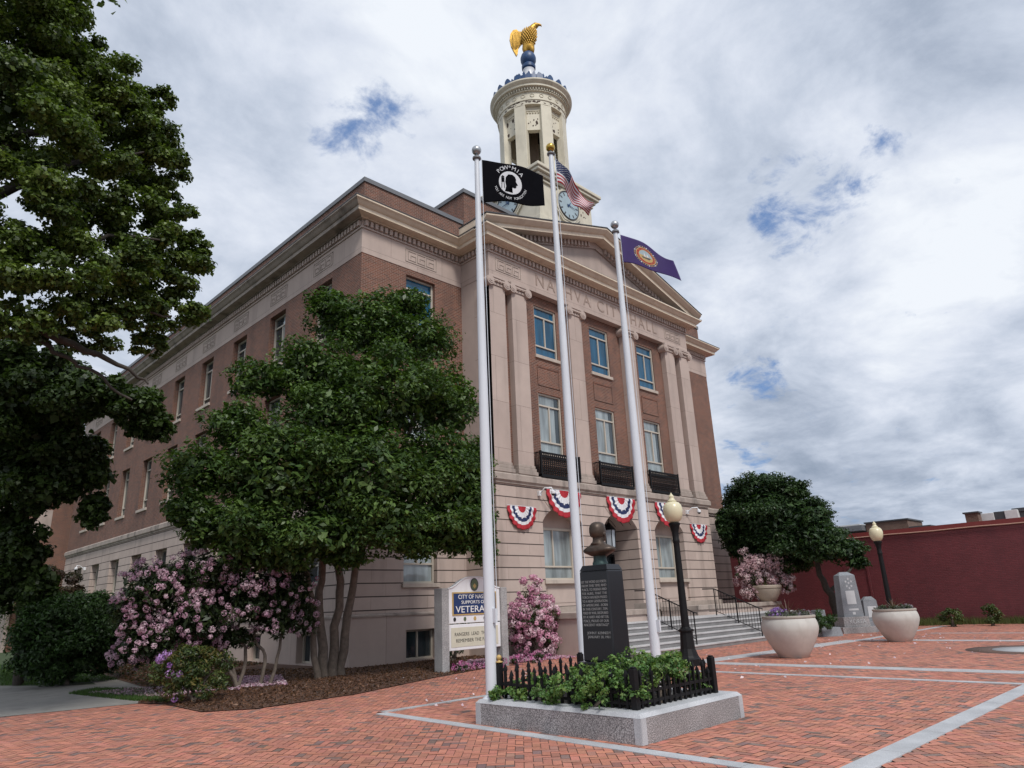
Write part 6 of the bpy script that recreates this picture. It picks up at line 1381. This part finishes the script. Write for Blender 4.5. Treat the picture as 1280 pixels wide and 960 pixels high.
# ------------------------------------------------------------------ maroon wall and roofs behind
rw = thing('brick_building', 'long single storey building with plain maroon painted brick wall', 'building', (44, 10, 0))
b = MB(); b.box(38, 52, -30, 44, -.02, 4.20); b.build('painted_wall', M['redwall'], rw)
b = MB(); b.box(37.97, 52, -30, 44, 4.203, 4.42); b.build('parapet_band', M['redtrim'], rw); b = MB(); b.tube([(37.93, y, 4.19+.012*math.sin(y*1.7)) for y in np.linspace(-30, 44, 75)], .03, 6); b.build('gutter_line', M['tan'], rw)
b = MB(); b.box(37.95, 38.0, 13.3, 14.3, 0, 2.6); b.box(37.9, 37.95, 13.2, 13.3, 0, 2.7); b.box(37.9, 37.95, 14.3, 14.4, 0, 2.7); b.box(37.9, 37.95, 13.2, 14.4, 2.702, 2.8); b.build('bricked_doorway', M['redwall'], rw)
ch = thing('chimney', 'small brick chimney stub on the maroon building roof', 'chimney', (45, 9.9, 4.42)); c = A(1217, 648, 46); b = MB(); b.box(c[0]-.35, c[0]+.35, c[1]-.3, c[1]+.3, 4.4, c[2]+.25); b.build('stack', M['brownbrick'], ch); b = MB(); b.box(c[0]-.42, c[0]+.42, c[1]-.38, c[1]+.38, c[2]+.252, c[2]+.33); b.build('cap', M['lead'], ch)
hv = thing('rooftop_unit', 'white boxy air conditioning unit on the maroon building roof', 'air conditioner', (46, 8.2, 4.4)); c = A(1250, 646, 47)
b = MB(); b.box(c[0]-.6, c[0]+.6, c[1]+.15, c[1]+.85, 4.4, c[2]+.22); b.box(c[0]-.6, c[0]+.6, c[1]-.95, c[1]-.35, 4.4, c[2]+.26); b.build('cabinet', M['hvac'], hv, bevel=.02); b = MB(); b.box(c[0]-.55, c[0]+.5, c[1]-.345, c[1]+.145, 4.4, c[2]+.24); b.build('fan_section', M['lead'], hv)
hv2 = thing('rooftop_unit', 'dark roof vent at the right edge on the maroon building', 'vent', (46, 7, 4.4)); c = A(1282, 642, 47); b = MB(); b.box(c[0]-.4, c[0]+.4, c[1]-.45, c[1]+.4, 4.4, c[2]+.1); b.build('vent_body', M['lead'], hv2, bevel=.02); b = MB(); b.box(c[0]-.5, c[0]+.5, c[1]-.3, c[1]+.5, c[2]+.102, c[2]+.3); b.build('hood', M['lead'], hv2, bevel=.02)
bb = thing('brick_building', 'brown brick commercial building seen above the maroon wall', 'building', (75, 22, 0))
b = MB(); b.box(66, 90, 17.5, 40, 0, 6.45); b.build('wall', M['brownbrick'], bb); b = MB(); b.box(65.9, 90, 17.4, 40.1, 6.452, 6.6); b.build('parapet', M['lead'], bb)
b = MB(); c = A(1112, 652, 70); b.box(c[0]-1, c[0]+3, c[1]-1.7, c[1]+1.7, 6.5, 7.2); b.build('penthouse', M['brownbrick'], bb)
b = MB(); b.box(c[0]-1.1, c[0]+3.1, c[1]-1.8, c[1]+1.8, 7.202, 7.32); b.build('penthouse_roof', M['lead'], bb)
hv3 = thing('rooftop_unit', 'grey rooftop unit on the brown brick building beside the tree', 'air conditioner', (66, 23.5, 6.95)); c = A(1063, 655, 70); b = MB(); b.box(c[0]-.8, c[0]+1.2, c[1]-1.2, c[1]+1.2, 6.6, 7.1); b.build('cabinet', M['coping'], hv3, bevel=.03); b = MB(); b.box(c[0]-.7, c[0]+1.1, c[1]-1.0, c[1]+1.0, 7.102, 7.2); b.build('lid', M['hvac'], hv3)
# weeds along the wall foot
for i, (x, y, D, r_, h) in enumerate(((1190, 776, 36, .45, .75), (1240, 776, 36.2, .38, .85))):
    c = A(x, y, D); shrub('young_shrub', ['small yellow green shrub at the wall foot, nearer the pots', 'small yellow green shrub at the wall foot, nearer the right edge'][i], 'shrub', c, [((c[0], c[1], h*.5), (r_, r_, h*.5)), ((c[0], c[1], h*.8), (r_*.6, r_*.6, h*.35))], 1500, .09, 110+i, [(.06, .09, .025), (.09, .12, .035), (.05, .06, .02)], sub=14, subr=.35)
grass('ground_cover', [(36.6, -6), (38, -6), (38, 13), (35.2, 13.2), (35.2, 11), (36.6, 9)], 14000, .32, 9, ((.08, .10, .03), (.11, .12, .045), (.055, .075, .02)))
# far left background
for i, (x, y, D, rx, ry, cc) in enumerate(((75, 735, 40, 30, 28, [(.045, .028, .02), (.06, .04, .022), (.03, .03, .014)]), (30, 760, 60, 70, 26, [(.03, .05, .015), (.045, .07, .02)]))):
    p = A(x, y, D); k = mpp(p); g0 = (p[0], p[1], 0)
    shrub(['copper_tree', 'hedge'][i], ['small copper leaved tree by the far end of the side wall', 'far green hedge line at the left edge beyond the lawn'][i], ['tree', 'hedge'][i], g0, [(p, (rx*k, rx*k, ry*k)), (p+np.array([-.6, .5, -ry*k*.8]), (rx*k*.8, rx*k*.8, ry*k*.8))], 9000, .16, 120+i, cc, sub=24, subr=.28)
hz = thing('row_of_houses', 'pale low building far off at the left edge beyond the trees', 'building', (-6, 95, 0)); b = MB(); b.box(-20, 4, 92, 104, 0, 4.5); b.build('wall', M['white'], hz); b = MB(); b.box(-20.5, 4.5, 91.5, 104.5, 4.502, 5.2); b.build('roof', M['lead'], hz); hz.name = 'distant_building'

# ------------------------------------------------------------------ sky, light
W = bpy.data.worlds.new('World'); S.world = W; W.use_nodes = True; nt = W.node_tree; N = nt.nodes.new; L = nt.links.new
bg = nt.nodes['Background']; SUN_EL, SUN_AZ = rad(50), rad(-20)     # sun from behind the camera, over the plaza
sunv = Vector((math.sin(SUN_AZ)*math.cos(SUN_EL), -math.cos(SUN_AZ)*math.cos(SUN_EL), math.sin(SUN_EL)))
sky = N('ShaderNodeTexSky'); sky.sky_type = 'NISHITA'; sky.sun_disc = False; sky.sun_elevation = SUN_EL; sky.sun_rotation = math.atan2(sunv.x, sunv.y); sky.air_density = 1.0; sky.dust_density = .6
tc = N('ShaderNodeTexCoord'); sep = N('ShaderNodeSeparateXYZ'); L(tc.outputs['Generated'], sep.inputs[0])
def math_(op, a, b_=None, c_=None):
    n = N('ShaderNodeMath'); n.operation = op
    for i, v in enumerate((a, b_, c_)):
        if v is None: continue
        if hasattr(v, 'is_output'): L(v, n.inputs[i])
        else: n.inputs[i].default_value = v
    return n.outputs[0]
zc = math_('MAXIMUM', sep.outputs[2], 0.0); den = math_('ADD', zc, .25)
px_ = math_('DIVIDE', sep.outputs[0], den); py_ = math_('DIVIDE', sep.outputs[1], den)
cv = N('ShaderNodeCombineXYZ'); L(px_, cv.inputs[0]); L(py_, cv.inputs[1])
def noise(scale, detail, rough, dist=0.0, off=(0, 0, 0)):
    mp = N('ShaderNodeMapping'); mp.inputs['Location'].default_value = off; L(cv.outputs[0], mp.inputs['Vector'])
    n = N('ShaderNodeTexNoise'); n.inputs['Scale'].default_value = scale; n.inputs['Detail'].default_value = detail; n.inputs['Roughness'].default_value = rough; n.inputs['Distortion'].default_value = dist
    L(mp.outputs[0], n.inputs['Vector']); return n.outputs['Fac']
def mapr(v, a, b_, c_, d_, smooth=False):
    m = N('ShaderNodeMapRange'); L(v, m.inputs[0]); m.inputs[1].default_value = a; m.inputs[2].default_value = b_; m.inputs[3].default_value = c_; m.inputs[4].default_value = d_
    if smooth: m.interpolation_type = 'SMOOTHSTEP'
    return m.outputs[0]
n_big = noise(.95, 5, .5, .3, (3.1, 1.7, 0)); n_mid = noise(2.75, 10, .6, .35, (7.3, 2.2, 0)); n_fine = noise(7.0, 10, .62, .3, (1.3, 9.1, 0))
def spot(x, y, sx):                               # a soft lobe of the sky about one direction
    d = ray(x, y); d = d/np.linalg.norm(d)
    n = N('ShaderNodeVectorMath'); n.operation = 'DOT_PRODUCT'; nv = N('ShaderNodeVectorMath'); nv.operation = 'NORMALIZE'; L(tc.outputs['Generated'], nv.inputs[0]); L(nv.outputs[0], n.inputs[0]); n.inputs[1].default_value = tuple(d)
    return mapr(n.outputs['Value'], math.cos(sx/F), 1.0, 0, 1, True)
def add_all(vs):
    o = vs[0]
    for v in vs[1:]: o = math_('ADD', o, v)
    return o
bright = add_all([math_('MULTIPLY', n_big, .5), math_('MULTIPLY', n_mid, .85), math_('MULTIPLY', n_fine, .3)])        # about .79
lobes = add_all([math_('MULTIPLY', spot(x, y, s_), k) for x, y, s_, k in ((905, 310, 150, .10), (1180, 260, 150, .09), (1060, 390, 170, .07), (1230, 480, 160, .06), (1090, 520, 120, .07), (330, 160, 160, .05), (800, 90, 180, .03), (560, 90, 120, .05),
  (1000, 110, 260, -.04), (1220, 60, 240, -.03), (880, 250, 110, -.05), (980, 560, 170, -.09), (1150, 610, 220, -.10), (1250, 560, 160, -.05), (1200, 330, 200, .05), (200, 60, 220, -.04), (1100, 330, 70, -.06), (330, 300, 160, -.03), (1000, 480, 90, -.06))])
bt = math_('ADD', bright, lobes)
ramp = N('ShaderNodeValToRGB'); L(mapr(bt, .50, 1.03, 0, 1), ramp.inputs[0]); e = ramp.color_ramp.elements
K = 6.05
e[0].position = 0; e[0].color = (.26*K, .32*K, .42*K, 1); e[1].position = 1; e[1].color = (.84*K, .88*K, .94*K, 1)
for p, c in ((.28, (.40, .46, .57)), (.5, (.54, .60, .71)), (.72, (.68, .73, .83))):
    x = e.new(p); x.color = (c[0]*K, c[1]*K, c[2]*K, 1)
holes = add_all([math_('MULTIPLY', spot(x, y, s_), k) for x, y, s_, k in ((440, 160, 75, .21), (500, 100, 60, .15), (490, 190, 90, .10), (1005, 270, 95, .19), (950, 285, 60, .10), (1075, 200, 65, .17), (955, 445, 80, .18), (940, 485, 50, .13), (1050, 640, 170, .10), (900, 590, 90, .17), (120, 690, 90, .18), (1245, 235, 60, .10))])
nh = math_('ADD', math_('MULTIPLY', noise(11, 8, .62, .3, (1.5, 2.2, 0)), .5), math_('MULTIPLY', noise(5.5, 8, .62, .5, (5.5, 4.4, 0)), .5))
hm = math_('ADD', math_('MULTIPLY_ADD', nh, 1.7, -.35), holes)
hole = mapr(hm, .70, .96, 0, .92, True)
mxs = N('ShaderNodeMix'); mxs.data_type = 'RGBA'; L(hole, mxs.inputs[0]); L(ramp.outputs[0], mxs.inputs[6])
tint = N('ShaderNodeMix'); tint.data_type = 'RGBA'; tint.inputs[0].default_value = .75; L(sky.outputs[0], tint.inputs[6]); tint.inputs[7].default_value = (.50, 1.15, 2.7, 1); L(tint.outputs[2], mxs.inputs[7])
L(mxs.outputs[2], bg.inputs['Color']); bg.inputs['Strength'].default_value = .1
sl = bpy.data.lights.new('sun', 'SUN'); sl.energy = 1.5; sl.angle = rad(12); sl.color = (1, .965, .915); so_ = bpy.data.objects.new('sun', sl); COL.objects.link(so_)
so_.rotation_euler = (-sunv).to_track_quat('-Z', 'Y').to_euler()
S.view_settings.view_transform = 'Standard'; S.view_settings.look = 'None'; S.view_settings.exposure = .80; S.view_settings.gamma = 1; S.view_settings.use_curve_mapping = False
S.render.engine = 'CYCLES'; S.cycles.use_denoising = True; S.cycles.max_bounces = 6; S.cycles.diffuse_bounces = 3; S.cycles.glossy_bounces = 3; S.cycles.transmission_bounces = 3
for o in S.objects:
    if 'org' in o: del o['org']
